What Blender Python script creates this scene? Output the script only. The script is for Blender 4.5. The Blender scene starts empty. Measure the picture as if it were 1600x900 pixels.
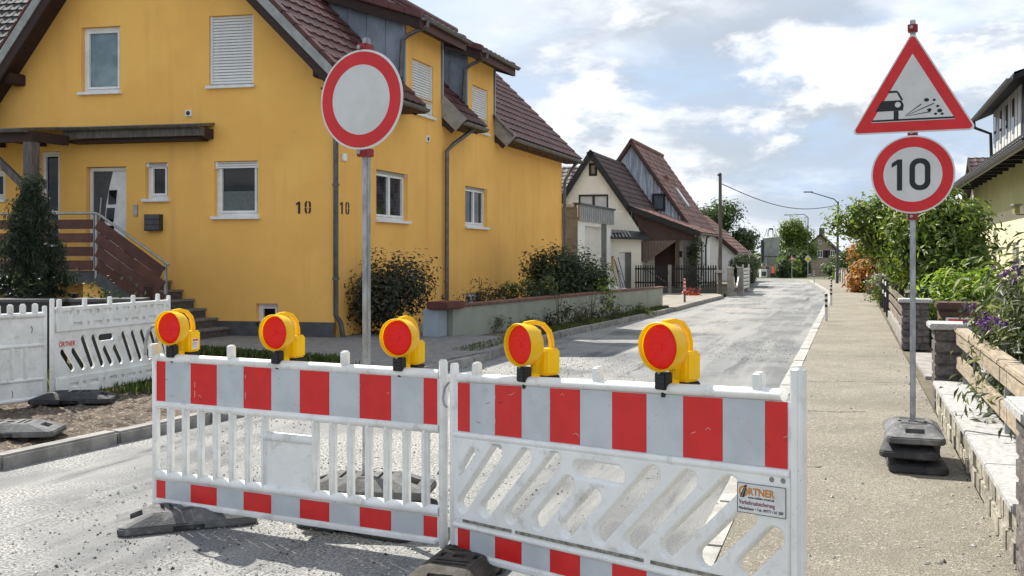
import bpy, bmesh, math, random
import numpy as np
from mathutils import Vector, Matrix
random.seed(7)
R = math.radians
sc = bpy.context.scene
C = sc.collection
# ------------------------------------------------------------------ camera
cam = bpy.data.cameras.new('Camera'); co = bpy.data.objects.new('Camera', cam); C.objects.link(co)
CAMH = 1.65
co.location = (0, 0, CAMH); co.rotation_euler = (R(90), 0, 0)
cam.sensor_width = 36; cam.lens = 34.875; cam.shift_y = -0.0325; cam.clip_end = 4000; cam.clip_start = .05
sc.camera = co
# ------------------------------------------------------------------ light
SUN_AZ = (-.61, .79); SUN_EL = 50
W = bpy.data.worlds.new('World'); sc.world = W; W.use_nodes = True
nt = W.node_tree; N = nt.nodes; LK = nt.links; N.clear()
def wn(t, **k):
    n = N.new(t)
    for a, b in k.items(): setattr(n, a, b)
    return n
sky = wn('ShaderNodeTexSky', sky_type='NISHITA', sun_disc=False, sun_elevation=R(SUN_EL), air_density=1.2, dust_density=.5, ozone_density=2.0)
sky.sun_rotation = math.atan2(SUN_AZ[0], SUN_AZ[1])
tc = wn('ShaderNodeTexCoord'); sep = wn('ShaderNodeSeparateXYZ'); LK.new(tc.outputs['Generated'], sep.inputs[0])
def wm(op, a, b=None, c=None):
    n = wn('ShaderNodeMath', operation=op)
    for i, x in enumerate((a, b, c)):
        if x is None: continue
        if isinstance(x, (int, float)): n.inputs[i].default_value = x
        else: LK.new(x, n.inputs[i])
    return n.outputs[0]
zz = wm('ADD', wm('MAXIMUM', sep.outputs[2], 0.0), .22)
cmb = wn('ShaderNodeCombineXYZ'); LK.new(wm('DIVIDE', sep.outputs[0], zz), cmb.inputs[0]); LK.new(wm('DIVIDE', sep.outputs[1], zz), cmb.inputs[1])
hz_ = wn('ShaderNodeCombineXYZ'); LK.new(sep.outputs[0], hz_.inputs[0]); LK.new(sep.outputs[1], hz_.inputs[1]); LK.new(wm('ADD', wm('MULTIPLY', wm('MAXIMUM', sep.outputs[2], 0.0), .75), .30), hz_.inputs[2])
LK.new(hz_.outputs[0], sky.inputs[0])
def wnoise(scale, det, rough, dist=0, off=(0, 0, 0), sc3=(1, 1, 1), src=None):
    m = wn('ShaderNodeMapping'); m.inputs['Location'].default_value = off; m.inputs['Scale'].default_value = sc3
    LK.new(src or cmb.outputs[0], m.inputs[0])
    n = wn('ShaderNodeTexNoise'); n.inputs['Scale'].default_value = scale; n.inputs['Detail'].default_value = det
    n.inputs['Roughness'].default_value = rough; n.inputs['Distortion'].default_value = dist
    LK.new(m.outputs[0], n.inputs['Vector']); return n.outputs[0]
def wramp(x, a, b):
    n = wn('ShaderNodeMapRange', interpolation_type='SMOOTHSTEP'); n.inputs[1].default_value = a; n.inputs[2].default_value = b
    LK.new(x, n.inputs[0]); return n.outputs[0]
def wcol(c):
    n = wn('ShaderNodeRGB'); n.outputs[0].default_value = (*c, 1); return n.outputs[0]
def wmix(f, a, b):
    n = wn('ShaderNodeMix', data_type='RGBA'); LK.new(f, n.inputs[0]); LK.new(a, n.inputs[6]); LK.new(b, n.inputs[7]); return n.outputs[2]
CLOUD_K = 6.0
GREY = (.41*CLOUD_K, .46*CLOUD_K, .52*CLOUD_K); WHITE = (.92*CLOUD_K, .925*CLOUD_K, .94*CLOUD_K)
# heaped cumulus all round, broken streaks of middle cloud, a grey veil higher up
D3 = tc.outputs['Generated']
cum = wnoise(4.2, 9, .60, .1, (3.1, 1.7, .35), (1, 1, 2.3), D3); lit = wnoise(4.2, 9, .60, .1, (3.1, 1.7, .47), (1, 1, 2.3), D3)
big = wnoise(.55, 9, .57, .35, (5.6, 2.4, 3), (1, .8, 1)); shade = wnoise(.9, 8, .6, .3, (7.3, 2.2, 4)); veil = wnoise(.35, 6, .55, .6, (2.2, 4.4, 7))
clear = wmix(wm('ADD', 0.3, 0.0), sky.outputs[0], wcol((.48*CLOUD_K, .61*CLOUD_K, .68*CLOUD_K)))
base = wmix(wm('MULTIPLY', wramp(big, .38, .62), .92), clear, wmix(wramp(shade, .43, .60), wcol(GREY), wcol(WHITE)))
puff = wmix(wramp(wm('SUBTRACT', cum, lit), -.055, .06), wcol(GREY), wcol(WHITE))
skyc = wmix(wramp(cum, .445, .565), base, puff)
skyc = wmix(wm('MULTIPLY', wramp(veil, .44, .62), .6), skyc, wcol((.56*CLOUD_K, .61*CLOUD_K, .68*CLOUD_K)))
bg = wn('ShaderNodeBackground'); bg.inputs[1].default_value = .080; LK.new(skyc, bg.inputs[0])
wo = wn('ShaderNodeOutputWorld'); LK.new(bg.outputs[0], wo.inputs[0])
sl = bpy.data.lights.new('Sun', 'SUN'); sl.energy = 2.95; sl.angle = R(.53); sl.color = (1, .95, .86)
so = bpy.data.objects.new('Sun', sl); C.objects.link(so)
ce = math.cos(R(SUN_EL)); n_ = math.hypot(*SUN_AZ)
sd = Vector((SUN_AZ[0]/n_*ce, SUN_AZ[1]/n_*ce, math.sin(R(SUN_EL))))
so.rotation_euler = sd.to_track_quat('Z', 'Y').to_euler(); so.location = (0, 0, 30)
sc.view_settings.view_transform = 'Standard'; sc.view_settings.look = 'None'; sc.view_settings.gamma = 1
sc.view_settings.use_curve_mapping = False; sc.view_settings.exposure = 1.46
sc.render.engine = 'CYCLES'
# ------------------------------------------------------------------ materials
MATS = {}
def pm(name, col, col2=None, scale=6, rough=.6, bump=0., bscale=None, metal=0, spec=.4, det=6, stretch=(1, 1, 1), con=(.38, .64), speck=None, rnd=None, coat=0, grime=None, trans=0, streak=None):
    """procedural principled material: two tones by noise, specks, per-island or per-object variation, grime, fine relief"""
    m = bpy.data.materials.new(name); m.use_nodes = True
    t = m.node_tree; n = t.nodes; L = t.links; b = n['Principled BSDF']
    def nd(ty, **k):
        x = n.new(ty)
        for a, v in k.items(): setattr(x, a, v)
        return x
    def link(src, dst): L.new(src, dst)
    tcd = nd('ShaderNodeTexCoord'); mp = nd('ShaderNodeMapping'); mp.inputs['Scale'].default_value = stretch
    link(tcd.outputs['Object'], mp.inputs[0])
    def noise(s, d=det, r=.6):
        x = nd('ShaderNodeTexNoise'); x.inputs['Scale'].default_value = s; x.inputs['Detail'].default_value = d; x.inputs['Roughness'].default_value = r
        link(mp.outputs[0], x.inputs['Vector']); return x.outputs[0]
    def ramp(x, a, c_):
        q = nd('ShaderNodeMapRange', interpolation_type='SMOOTHSTEP'); q.inputs[1].default_value = a; q.inputs[2].default_value = c_; link(x, q.inputs[0]); return q.outputs[0]
    def mix(f, a, c_, bt='MIX'):
        q = nd('ShaderNodeMix', data_type='RGBA', blend_type=bt)
        for i, v in ((0, f), (6, a), (7, c_)):
            if isinstance(v, (int, float)): q.inputs[i].default_value = v
            elif isinstance(v, tuple): q.inputs[i].default_value = (*v, 1)
            else: link(v, q.inputs[i])
        return q.outputs[2]
    if col2 is None: col2 = tuple(c * .86 for c in col)
    cur = mix(ramp(noise(scale), *con), col2, col)
    if speck:
        for (s, a, c_, colr) in speck: cur = mix(ramp(noise(s, 2), a, c_), cur, colr)
    if rnd:
        if rnd[0] == 'island': src = nd('ShaderNodeNewGeometry').outputs['Random Per Island']
        else: src = nd('ShaderNodeObjectInfo').outputs['Random']
        if len(rnd) > 2: cur = mix(ramp(src, rnd[2], rnd[3]), cur, rnd[4])
        q = nd('ShaderNodeMapRange'); q.inputs[3].default_value = 1 - rnd[1]; q.inputs[4].default_value = 1 + rnd[1]
        wn2 = nd('ShaderNodeTexWhiteNoise', noise_dimensions='1D'); link(src, wn2.inputs['W']); link(wn2.outputs['Value'], q.inputs[0])
        cur = mix(1.0, cur, q.outputs[0], 'MULTIPLY')
    if grime: cur = mix(ramp(noise(grime[0], 8, .7), grime[1], grime[2]), cur, grime[3])
    if streak:
        ms_ = nd('ShaderNodeMapping'); ms_.inputs['Scale'].default_value = (streak[0], streak[0], streak[1]); link(tcd.outputs['Object'], ms_.inputs[0])
        xs = nd('ShaderNodeTexNoise'); xs.inputs['Scale'].default_value = 1; xs.inputs['Detail'].default_value = 5; link(ms_.outputs[0], xs.inputs['Vector'])
        cur = mix(ramp(xs.outputs[0], .52, .8), cur, streak[2])
    link(cur, b.inputs['Base Color'])
    b.inputs['Roughness'].default_value = rough; b.inputs['Metallic'].default_value = metal
    b.inputs['Specular IOR Level'].default_value = spec; b.inputs['Coat Weight'].default_value = coat
    if bump:
        bp = nd('ShaderNodeBump'); bp.inputs['Strength'].default_value = min(1, bump); bp.inputs['Distance'].default_value = .02 if bump <= 1 else .02 * bump
        link(noise(bscale or scale * 8, 5), bp.inputs['Height']); link(bp.outputs[0], b.inputs['Normal'])
    if trans:
        ts = nd('ShaderNodeBsdfTranslucent'); link(mix(1.0, cur, (1.5, 1.6, .7) if 'leaf' in name or 'grass' in name else (1.15, 1.25, 1.), 'MULTIPLY'), ts.inputs[0])
        ms = nd('ShaderNodeMixShader'); ms.inputs[0].default_value = trans
        link(b.outputs[0], ms.inputs[1]); link(ts.outputs[0], ms.inputs[2]); link(ms.outputs[0], n['Material Output'].inputs[0])
    MATS[name] = m; return m
M = MATS
pm('yellow_render', (.96, .55, .15), (.90, .50, .13), .7, .85, .4, 60, spec=.2, grime=(2.5, .56, .9, (.74, .40, .12)), streak=(4, .3, (.82, .455, .135)))
pm('white_pvc', (.84, .84, .83), None, 4, .35)
pm('white_plastic', (.84, .84, .82), (.74, .74, .71), 5, .42, .12, 60, grime=(9, .50, .76, (.50, .48, .43)), speck=[(90, .71, .75, (.14, .13, .12))])
pm('white_plastic_b', (.84, .84, .82), (.77, .77, .74), 4, .4, .1, 50, grime=(10, .52, .78, (.54, .51, .45)), speck=[(80, .71, .75, (.16, .15, .13))])
pm('groove_brown', (.34, .32, .27), (.16, .15, .12), 30, .9, .5, 90)  # mottled grey brown for the groove strips and some rivets
pm('sheet_red', (.68, .016, .016), (.62, .012, .013), 8, .32, .1, 300, grime=(60, .68, .8, (.55, .35, .33)), spec=.5)
pm('sheet_white', (.54, .575, .60), (.47, .50, .525), 4, .34, .1, 320, grime=(9, .57, .80, (.36, .37, .375)), spec=.5, speck=[(70, .70, .74, (.16, .16, .16))])
pm('sign_red', (.62, .016, .02), (.55, .014, .017), 5, .35)
pm('sign_white', (.62, .62, .62), (.56, .56, .55), 6, .35, grime=(40, .68, .8, (.25, .25, .25)))
pm('sign_rim', (.68, .68, .67), None, 9, .4)
pm('sign_black', (.012, .012, .013), None, 9, .4)
pm('red_paint', (.32, .015, .02), (.22, .012, .015), 30, .5, grime=(60, .6, .75, (.4, .3, .3)))
pm('galvanised', (.42, .44, .45), (.28, .29, .30), 22, .42, .12, 80, metal=.65, stretch=(1, 1, .4))
pm('zinc', (.27, .31, .365), (.19, .22, .265), 2.5, .45, 0, metal=.25, stretch=(1, 1, .6))
pm('zinc_pipe', (.17, .165, .16), (.12, .115, .11), 8, .45, metal=.5)
pm('zinc_light', (.36, .36, .35), (.27, .27, .26), 6, .5, metal=.3)
pm('dark_brown_wood', (.045, .022, .018), (.03, .016, .014), 5, .7, .2, 60, stretch=(1, 1, 6))
pm('red_brown_wood', (.115, .045, .032), (.085, .033, .024), 4, .65, .2, 50, rnd=('object', .18))
pm('grey_wood', (.16, .14, .125), (.09, .078, .07), 4, .8, .4, 40, stretch=(6, 6, 1))
pm('tile_red_dark', (.105, .038, .034), (.075, .028, .027), 2, .5, .2, 60, rnd=('island', .28))
pm('tile_verge', (.125, .04, .036), (.09, .03, .028), 6, .5, .2, 60, rnd=('object', .2))
pm('tile_brown', (.085, .046, .04), (.06, .035, .032), 2, .6, rnd=('island', .35))
pm('tile_red', (.27, .145, .115), (.17, .095, .08), 1.2, .65, rnd=('island', .4), grime=(1.5, .5, .75, (.15, .11, .09)))
pm('tile_grey', (.09, .075, .07), None, 2, .7, rnd=('island', .45))
pm('tile_dark', (.035, .036, .04), (.025, .025, .03), 2, .55, rnd=('island', .35))
pm('glass_dark', (.008, .009, .010), (.014, .016, .017), 2, .03, spec=.35)
pm('glass_pale', (.22, .30, .33), (.13, .19, .22), 2.2, .1, spec=.6)  # bluish base colour paints in the sky reflected by the pane
pm('glass_mid', (.04, .052, .065), (.012, .014, .018), 2.5, .03, spec=.5, con=(.45, .56))
pm('shutter', (.78, .78, .77), (.74, .74, .73), 3, .5)
pm('curtain', (.14, .17, .16), (.11, .13, .125), 20, .8)
pm('plinth', (.10, .10, .105), (.075, .075, .08), 6, .8, .3, 90)
pm('stair_stone', (.12, .105, .095), (.075, .065, .06), 14, .85, .4, 90, rnd=('object', .12))
pm('step_edge', (.22, .20, .185), (.15, .135, .125), 14, .8, .3, 90)
pm('anthracite', (.03, .032, .035), None, 9, .45)
pm('steel', (.38, .38, .37), (.3, .3, .3), 12, .35, metal=.7)
pm('cream', (.88, .85, .75), (.82, .79, .69), 1.4, .85, .3, 60, grime=(2.2, .58, .85, (.60, .56, .47)))
pm('white_render', (.84, .83, .80), (.77, .76, .72), 1.5, .85, .3, 60, grime=(2, .58, .8, (.45, .43, .4)))
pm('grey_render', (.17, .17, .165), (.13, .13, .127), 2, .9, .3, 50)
pm('brown_board', (.085, .05, .042), (.065, .04, .035), 3, .75)
pm('tan_board', (.22, .165, .12), (.16, .12, .09), 6, .75, stretch=(4, 4, 1))
pm('grey_blue_board', (.50, .56, .63), (.28, .33, .39), 3.5, .8, .3, 30, stretch=(5, 5, .35), con=(.42, .62), rnd=('object', .15))
pm('corrugated', (.38, .385, .385), (.3, .3, .3), 3, .6)
pm('roller_door', (.74, .72, .67), (.66, .64, .59), 4, .6)
pm('green_render_lit', (.70, .66, .45), (.64, .60, .40), 1.4, .85, .2, 60)  # paler copy of the house render, sunlight put into the colour
pm('green_render_shaded', (.52, .52, .24), (.47, .47, .21), 1.4, .85, .2, 60)  # darker copy of the same render, eave shade put into the colour
pm('black_wood', (.02, .02, .022), (.012, .012, .013), 5, .6)
pm('white_wood', (.62, .62, .60), (.45, .45, .43), 5, .6, stretch=(3, 3, .5))
pm('wall_sage', (.33, .35, .30), (.29, .31, .265), 1.6, .85, .2, 70, grime=(1.1, .55, .85, (.22, .21, .16)))
pm('terracotta', (.22, .11, .08), (.15, .08, .06), 10, .75, .2, 50, rnd=('object', .25))
pm('cap_red', (.14, .035, .03), (.10, .028, .025), 8, .6)
pm('fence_post', (.035, .036, .04), (.025, .025, .028), 8, .6, rnd=('object', .2))
pm('glass_lamp', (.35, .33, .16), None, 8, .2)
pm('cap_red_dark', (.055, .02, .018), None, 8, .6)
pm('tan_box', (.42, .27, .08), None, 8, .6)
pm('cabinet', (.36, .42, .47), (.32, .375, .42), 3, .5)
pm('concrete', (.36, .34, .31), (.24, .225, .205), 5, .9, .5, 60, rnd=('object', .12), speck=[(70, .6, .72, (.16, .15, .14))])
pm('kerb_dark', (.34, .325, .30), (.22, .21, .195), 5, .9, .5, 60, rnd=('object', .12))
pm('kerb_white', (.45, .435, .40), (.31, .30, .275), 5, .85, .5, 50, rnd=('object', .08), grime=(12, .6, .8, (.25, .23, .2)))
pm('granite', (.46, .455, .44), (.33, .325, .315), 26, .8, .35, 90, speck=[(55, .6, .7, (.26, .26, .26))])
pm('split_stone', (.40, .37, .30), (.22, .20, .165), 9, .9, 1, 24, rnd=('object', .2))
pm('dark_brick', (.155, .135, .125), (.085, .076, .072), 14, .9, .9, 30, rnd=('object', .3), speck=[(30, .62, .75, (.24, .215, .19))])
pm('mortar', (.16, .15, .14), None, 30, .95)
pm('rail_wood', (.40, .33, .235), (.27, .22, .16), 6, .75, .3, 30, stretch=(1, 8, 8), rnd=('object', .12), grime=(9, .58, .8, (.20, .16, .11)))
pm('fence_wood', (.25, .21, .17), (.15, .125, .1), 6, .8, .3, 30, rnd=('object', .2))
pm('rubber', (.050, .050, .052), (.034, .034, .036), 10, .75, .3, 60, grime=(12, .52, .78, (.13, .125, .12)))
pm('rubber_dusty', (.15, .15, .15), (.085, .085, .086), 6, .85, .3, 60, grime=(12, .5, .75, (.24, .235, .225)))
pm('rubber_brown', (.075, .066, .056), (.045, .04, .035), 8, .85, .4, 50, grime=(10, .5, .75, (.12, .105, .09)))
pm('lamp_yellow', (.90, .63, .006), (.86, .585, .006), 6, .35, coat=.15, grime=(18, .66, .84, (.5, .28, .03)), trans=.3)
pm('lamp_black', (.012, .012, .012), None, 9, .5)
pm('label_white', (.72, .72, .71), None, 9, .4)
pm('orange_print', (.60, .24, .02), None, 9, .5)
pm('magenta_print', (.24, .03, .10), None, 9, .5)
pm('soil', (.125, .095, .07), (.06, .045, .034), 5, .95, 1.5, 26, speck=[(28, .56, .66, (.30, .24, .17)), (60, .63, .7, (.38, .32, .24))])
pm('grass_ground', (.07, .10, .03), (.05, .065, .025), 3, .95, 1, 40)
pm('earth_ground', (.16, .13, .095), (.09, .085, .05), .8, .95, 1, 20)
pm('field', (.07, .095, .035), (.10, .10, .05), .1, .95)
pm('paving', (.25, .24, .225), (.17, .162, .154), 7, .85, 1, 14, speck=[(40, .6, .7, (.09, .085, .08))])
pm('forecourt', (.32, .29, .245), (.23, .21, .18), 1.3, .9, .4, 40, speck=[(22, .62, .72, (.18, .16, .135))])
pm('asphalt_dark', (.06, .06, .062), (.045, .045, .046), 9, .9, .5, 80)
pm('pebble', (.42, .41, .39), (.3, .29, .27), 9, .85, rnd=('island', .4, .84, .86, (.045, .044, .044)))
pm('bark', (.10, .075, .055), (.05, .038, .03), 8, .9, .8, 30, stretch=(3, 3, .6))
pm('pole_wood', (.13, .115, .10), (.075, .066, .06), 6, .85, .3, 30, stretch=(6, 6, .5))
pm('black_steel', (.02, .02, .022), None, 9, .5)
pm('lamp_pole', (.09, .095, .09), (.06, .065, .06), 8, .6, metal=.3)
pm('orange_net', (.5, .075, .025), (.4, .06, .02), 12, .6)
pm('bollard_red', (.55, .04, .03), None, 9, .5)
pm('silo', (.33, .34, .34), (.24, .25, .25), 1.5, .5, metal=.3)
pm('beige_stone', (.33, .27, .20), (.25, .20, .15), 2, .9, .3, 30)
pm('bin_green', (.03, .06, .04), None, 5, .5)
pm('bin_brown', (.085, .04, .03), (.06, .03, .025), 5, .55)
def leafm(name, a, b, c=None, trans=.3, thr=(.6, .75), rough=.45):
    pm(name, a, b, 1.6, rough, spec=.35, rnd=('island', .35, thr[0], thr[1], c or a), trans=trans)
leafm('leaf_laurel', (.105, .155, .028), (.065, .105, .022), (.25, .29, .07), .38, (.6, .9))
leafm('leaf_lime', (.17, .25, .035), (.12, .19, .03), (.25, .32, .06), .4)
leafm('leaf_dark', (.040, .064, .028), (.025, .042, .02), (.075, .105, .042), .25)
leafm('leaf_dark_red', (.046, .058, .03), (.032, .04, .022), (.095, .052, .045), .2, (.75, .9))
leafm('leaf_hydrangea', (.15, .19, .055), (.11, .14, .045), (.2, .24, .09), .25)
leafm('needle', (.055, .08, .052), (.034, .052, .036), (.11, .125, .075), .15, (.7, .95), .6)
leafm('leaf_tree', (.055, .085, .028), (.038, .062, .022), (.085, .12, .035), .3)
leafm('leaf_bright', (.12, .17, .035), (.08, .13, .03), (.18, .23, .05), .35)
leafm('leaf_orange', (.36, .15, .035), (.25, .10, .03), (.42, .22, .07), .35)
leafm('leaf_buddleja', (.085, .105, .05), (.05, .066, .034), (.27, .29, .20), .3, (.55, .85))
leafm('petal_purple', (.16, .055, .26), (.10, .04, .17), (.25, .11, .33), .2)
leafm('petal_pale', (.40, .38, .30), (.32, .30, .22), (.5, .5, .42), .3)
leafm('leaf_hedge', (.040, .062, .022), (.028, .045, .017), (.09, .11, .03), .2, (.8, .95))
leafm('grass_blade', (.085, .13, .03), (.055, .085, .025), (.2, .18, .08), .3, (.7, .8))
leafm('weed', (.07, .08, .035), (.045, .055, .025), (.14, .11, .06), .25)
# ------------------------------------------------------------------ mesh helpers
def at(px, py, Y):
    """world point seen at a photograph pixel at a known distance (surveying helper)"""
    return Vector(((px - 800) / 1550 * Y, Y, CAMH + (398 - py) / 1550 * Y))
class MB:
    def __init__(s, T=None): s.v = []; s.f = []; s.T = T
    def add(s, vs, fs):
        o = len(s.v)
        s.v += [tuple(s.T(*p)) if s.T else tuple(p) for p in vs]; s.f += [tuple(i + o for i in f) for f in fs]; return s
    def hexa(s, p): return s.add(p, [(0, 3, 2, 1), (4, 5, 6, 7), (0, 1, 5, 4), (1, 2, 6, 5), (2, 3, 7, 6), (3, 0, 4, 7)])
    def box(s, x0, x1, y0, y1, z0, z1):
        return s.hexa([(x0, y0, z0), (x1, y0, z0), (x1, y1, z0), (x0, y1, z0), (x0, y0, z1), (x1, y0, z1), (x1, y1, z1), (x0, y1, z1)])
    def bar(s, a, b, w, h, up=(0, 0, 1)):
        """rectangular bar from a to b, w wide and h tall"""
        a = Vector(a); b = Vector(b); d = (b - a).normalized(); up = Vector(up)
        x = d.cross(up).normalized() * (w / 2); y = x.cross(d).normalized() * (h / 2)
        return s.hexa([a - x - y, a + x - y, a + x + y, a - x + y, b - x - y, b + x - y, b + x + y, b - x + y])
    def tube(s, pts, r, n=8, caps=True):
        pts = [Vector(p) for p in pts]; k = len(pts); rs = r if isinstance(r, (list, tuple)) else [r] * k
        vs = []; fs = []; ref = None
        for i, p in enumerate(pts):
            d = (pts[min(i + 1, k - 1)] - pts[max(i - 1, 0)]).normalized()
            if ref is None: ref = Vector((1, 0, 0)) if abs(d.x) < .8 else Vector((0, 1, 0))
            x = (ref - d * ref.dot(d)).normalized(); y = d.cross(x); ref = x
            for j in range(n):
                a = 2 * math.pi * j / n; vs.append(p + (x * math.cos(a) + y * math.sin(a)) * rs[i])
        for i in range(k - 1):
            for j in range(n):
                q = (j + 1) % n; fs.append((i * n + j, i * n + q, (i + 1) * n + q, (i + 1) * n + j))
        if caps: fs += [tuple(range(n - 1, -1, -1)), tuple((k - 1) * n + j for j in range(n))]
        return s.add(vs, fs)
    def lathe(s, prof, n=24, axis='z', c=(0, 0, 0), caps=True):
        vs = []; fs = []; k = len(prof)
        for r, h in prof:
            for j in range(n):
                a = 2 * math.pi * j / n; p, q = r * math.cos(a), r * math.sin(a)
                vs.append((c[0] + p, c[1] + q, c[2] + h) if axis == 'z' else ((c[0] + p, c[1] + h, c[2] + q) if axis == 'y' else (c[0] + h, c[1] + p, c[2] + q)))
        for i in range(k - 1):
            for j in range(n):
                q = (j + 1) % n; fs.append((i * n + j, i * n + q, (i + 1) * n + q, (i + 1) * n + j))
        if caps: fs += [tuple(range(n - 1, -1, -1)), tuple((k - 1) * n + j for j in range(n))]
        return s.add(vs, fs)
    def prism(s, poly, y0, y1):
        """polygon in x,z swept from y0 to y1"""
        n = len(poly); vs = [(x, y0, z) for x, z in poly] + [(x, y1, z) for x, z in poly]
        return s.add(vs, [tuple(range(n)), tuple(range(2 * n - 1, n - 1, -1))] + [(i, (i + 1) % n, n + (i + 1) % n, n + i) for i in range(n)])
    def prism_z(s, poly, z0, z1):
        n = len(poly); vs = [(x, y, z0) for x, y in poly] + [(x, y, z1) for x, y in poly]
        return s.add(vs, [tuple(range(n)), tuple(range(2 * n - 1, n - 1, -1))] + [(i, (i + 1) % n, n + (i + 1) % n, n + i) for i in range(n)])
    def sweep(s, prof, a, b, ex, ey):
        a = Vector(a); b = Vector(b); ex = Vector(ex); ey = Vector(ey); n = len(prof)
        vs = [a + ex * p + ey * q for p, q in prof] + [b + ex * p + ey * q for p, q in prof]
        return s.add(vs, [(i, i + 1, n + i + 1, n + i) for i in range(n - 1)])
    def mesh(s, name, bevel=0, smooth=False, seg=2, clips=None):
        me = bpy.data.meshes.new(name); me.from_pydata(s.v, [], s.f)
        bm = bmesh.new(); bm.from_mesh(me)
        for pco, pno in (clips or []):
            bmesh.ops.bisect_plane(bm, geom=bm.verts[:] + bm.edges[:] + bm.faces[:], plane_co=pco, plane_no=pno, clear_outer=True)
        bmesh.ops.recalc_face_normals(bm, faces=bm.faces)
        if bevel: bmesh.ops.bevel(bm, geom=[e for e in bm.edges if len(e.link_faces) == 2 and e.calc_face_angle(0) > .6], offset=bevel, segments=seg, affect='EDGES', clamp_overlap=True)
        bm.to_mesh(me); bm.free()
        if smooth:
            me.polygons.foreach_set('use_smooth', [True] * len(me.polygons))
            try: me.set_sharp_from_angle(angle=R(40))
            except Exception: pass
        return me
    def build(s, name, mat, parent=None, bevel=0, smooth=False, seg=2, clips=None, label=None, kind=None):
        return obj(name, s.mesh(name, bevel, smooth, seg, clips), mat, parent, label, kind)
def obj(name, me, mat, parent=None, label=None, kind=None):
    o = bpy.data.objects.new(name, me); C.objects.link(o)
    if mat and not me.materials: me.materials.append(M[mat] if isinstance(mat, str) else mat)
    if parent: o.parent = parent
    if label: o['label'] = label
    if kind: o['kind'] = kind
    return o
def thing(name, label, cat, loc=(0, 0, 0), rotz=0, group=None):
    o = bpy.data.objects.new(name, None); C.objects.link(o); o.location = loc; o.rotation_euler = (0, 0, rotz)
    o.empty_display_size = .1
    return tag(o, label, cat, group)
def tag(o, label, cat, group=None):
    o['label'] = label; o['category'] = cat
    if group: o['group'] = group
    return o
def struct(o): o['kind'] = 'structure'; return o
def kids(o): return [c for c in KIDS() if c.parent == o]
def KIDS(): return list(bpy.data.objects)
def copy_tree(o, loc, rotz=None, label=None, group=None, rot=None):
    allo = list(bpy.data.objects)
    def cp(x, par):
        c = x.copy(); C.objects.link(c); c.parent = par
        for ch in allo:
            if ch.parent == x: cp(ch, c)
        return c
    r = cp(o, None); r.location = loc
    if rotz is not None: r.rotation_euler = (0, 0, rotz)
    if label: r['label'] = label
    if group: r['group'] = group
    return r
def shared(name, me, mat, parent, loc, rotz=0, scale=None):
    o = obj(name, me, mat, parent); o.location = loc; o.rotation_euler = (0, 0, rotz)
    if scale: o.scale = scale
    return o
def curve_mesh(cu, name):
    o = bpy.data.objects.new(name, cu); C.objects.link(o)
    dg = bpy.context.evaluated_depsgraph_get(); me = bpy.data.meshes.new_from_object(o.evaluated_get(dg)); me.name = name
    bpy.data.objects.remove(o); me.materials.clear(); return me
def plate(name, outer, holes, thick, bevel=0):
    """flat plate in x,z with real openings, rounded arrises; centred on y=0"""
    cu = bpy.data.curves.new(name, 'CURVE'); cu.dimensions = '2D'; cu.fill_mode = 'BOTH'
    cu.extrude = max(thick / 2 - bevel, .0005); cu.bevel_depth = bevel; cu.bevel_resolution = 1; cu.offset = -bevel
    for pts in [outer] + holes:
        sp = cu.splines.new('POLY'); sp.points.add(len(pts) - 1); sp.use_cyclic_u = True
        for q, (x, z) in zip(sp.points, pts): q.co = (x, z, 0, 1)
    me = curve_mesh(cu, name); me.transform(Matrix.Rotation(R(90), 4, 'X')); return me
def capsule(a, b, r, n=6):
    a = Vector(a); b = Vector(b); d = (b - a).normalized(); t = math.atan2(d.y, d.x); out = []
    for c, o in ((b, -90), (a, 90)):
        for i in range(n + 1):
            g = t + R(o + 180 * i / n); out.append((c.x + r * math.cos(g), c.y + r * math.sin(g)))
    return out
def circ(cx, cz, r, n=32, rx=None): return [(cx + (rx or r) * math.cos(2 * math.pi * i / n), cz + r * math.sin(2 * math.pi * i / n)) for i in range(n)]
def rrect(x0, x1, z0, z1, r, n=5):
    out = []
    for cx, cz, s in ((x1 - r, z1 - r, 0), (x0 + r, z1 - r, 90), (x0 + r, z0 + r, 180), (x1 - r, z0 + r, 270)):
        for i in range(n + 1): g = R(s + 90 * i / n); out.append((cx + r * math.cos(g), cz + r * math.sin(g)))
    return out
def text_mesh(s, size, width=None, bold=0):
    cu = bpy.data.curves.new('print', 'FONT'); cu.body = s; cu.size = size; cu.extrude = .0006; cu.offset = bold; cu.resolution_u = 3
    me = curve_mesh(cu, 'print'); me.transform(Matrix.Rotation(R(90), 4, 'X'))
    xs = [v.co.x for v in me.vertices]
    if width: 
        me.transform(Matrix.Translation((-min(xs), 0, 0))); me.transform(Matrix.Diagonal((width / (max(xs) - min(xs)), 1, 1, 1)))
    return me
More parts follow.
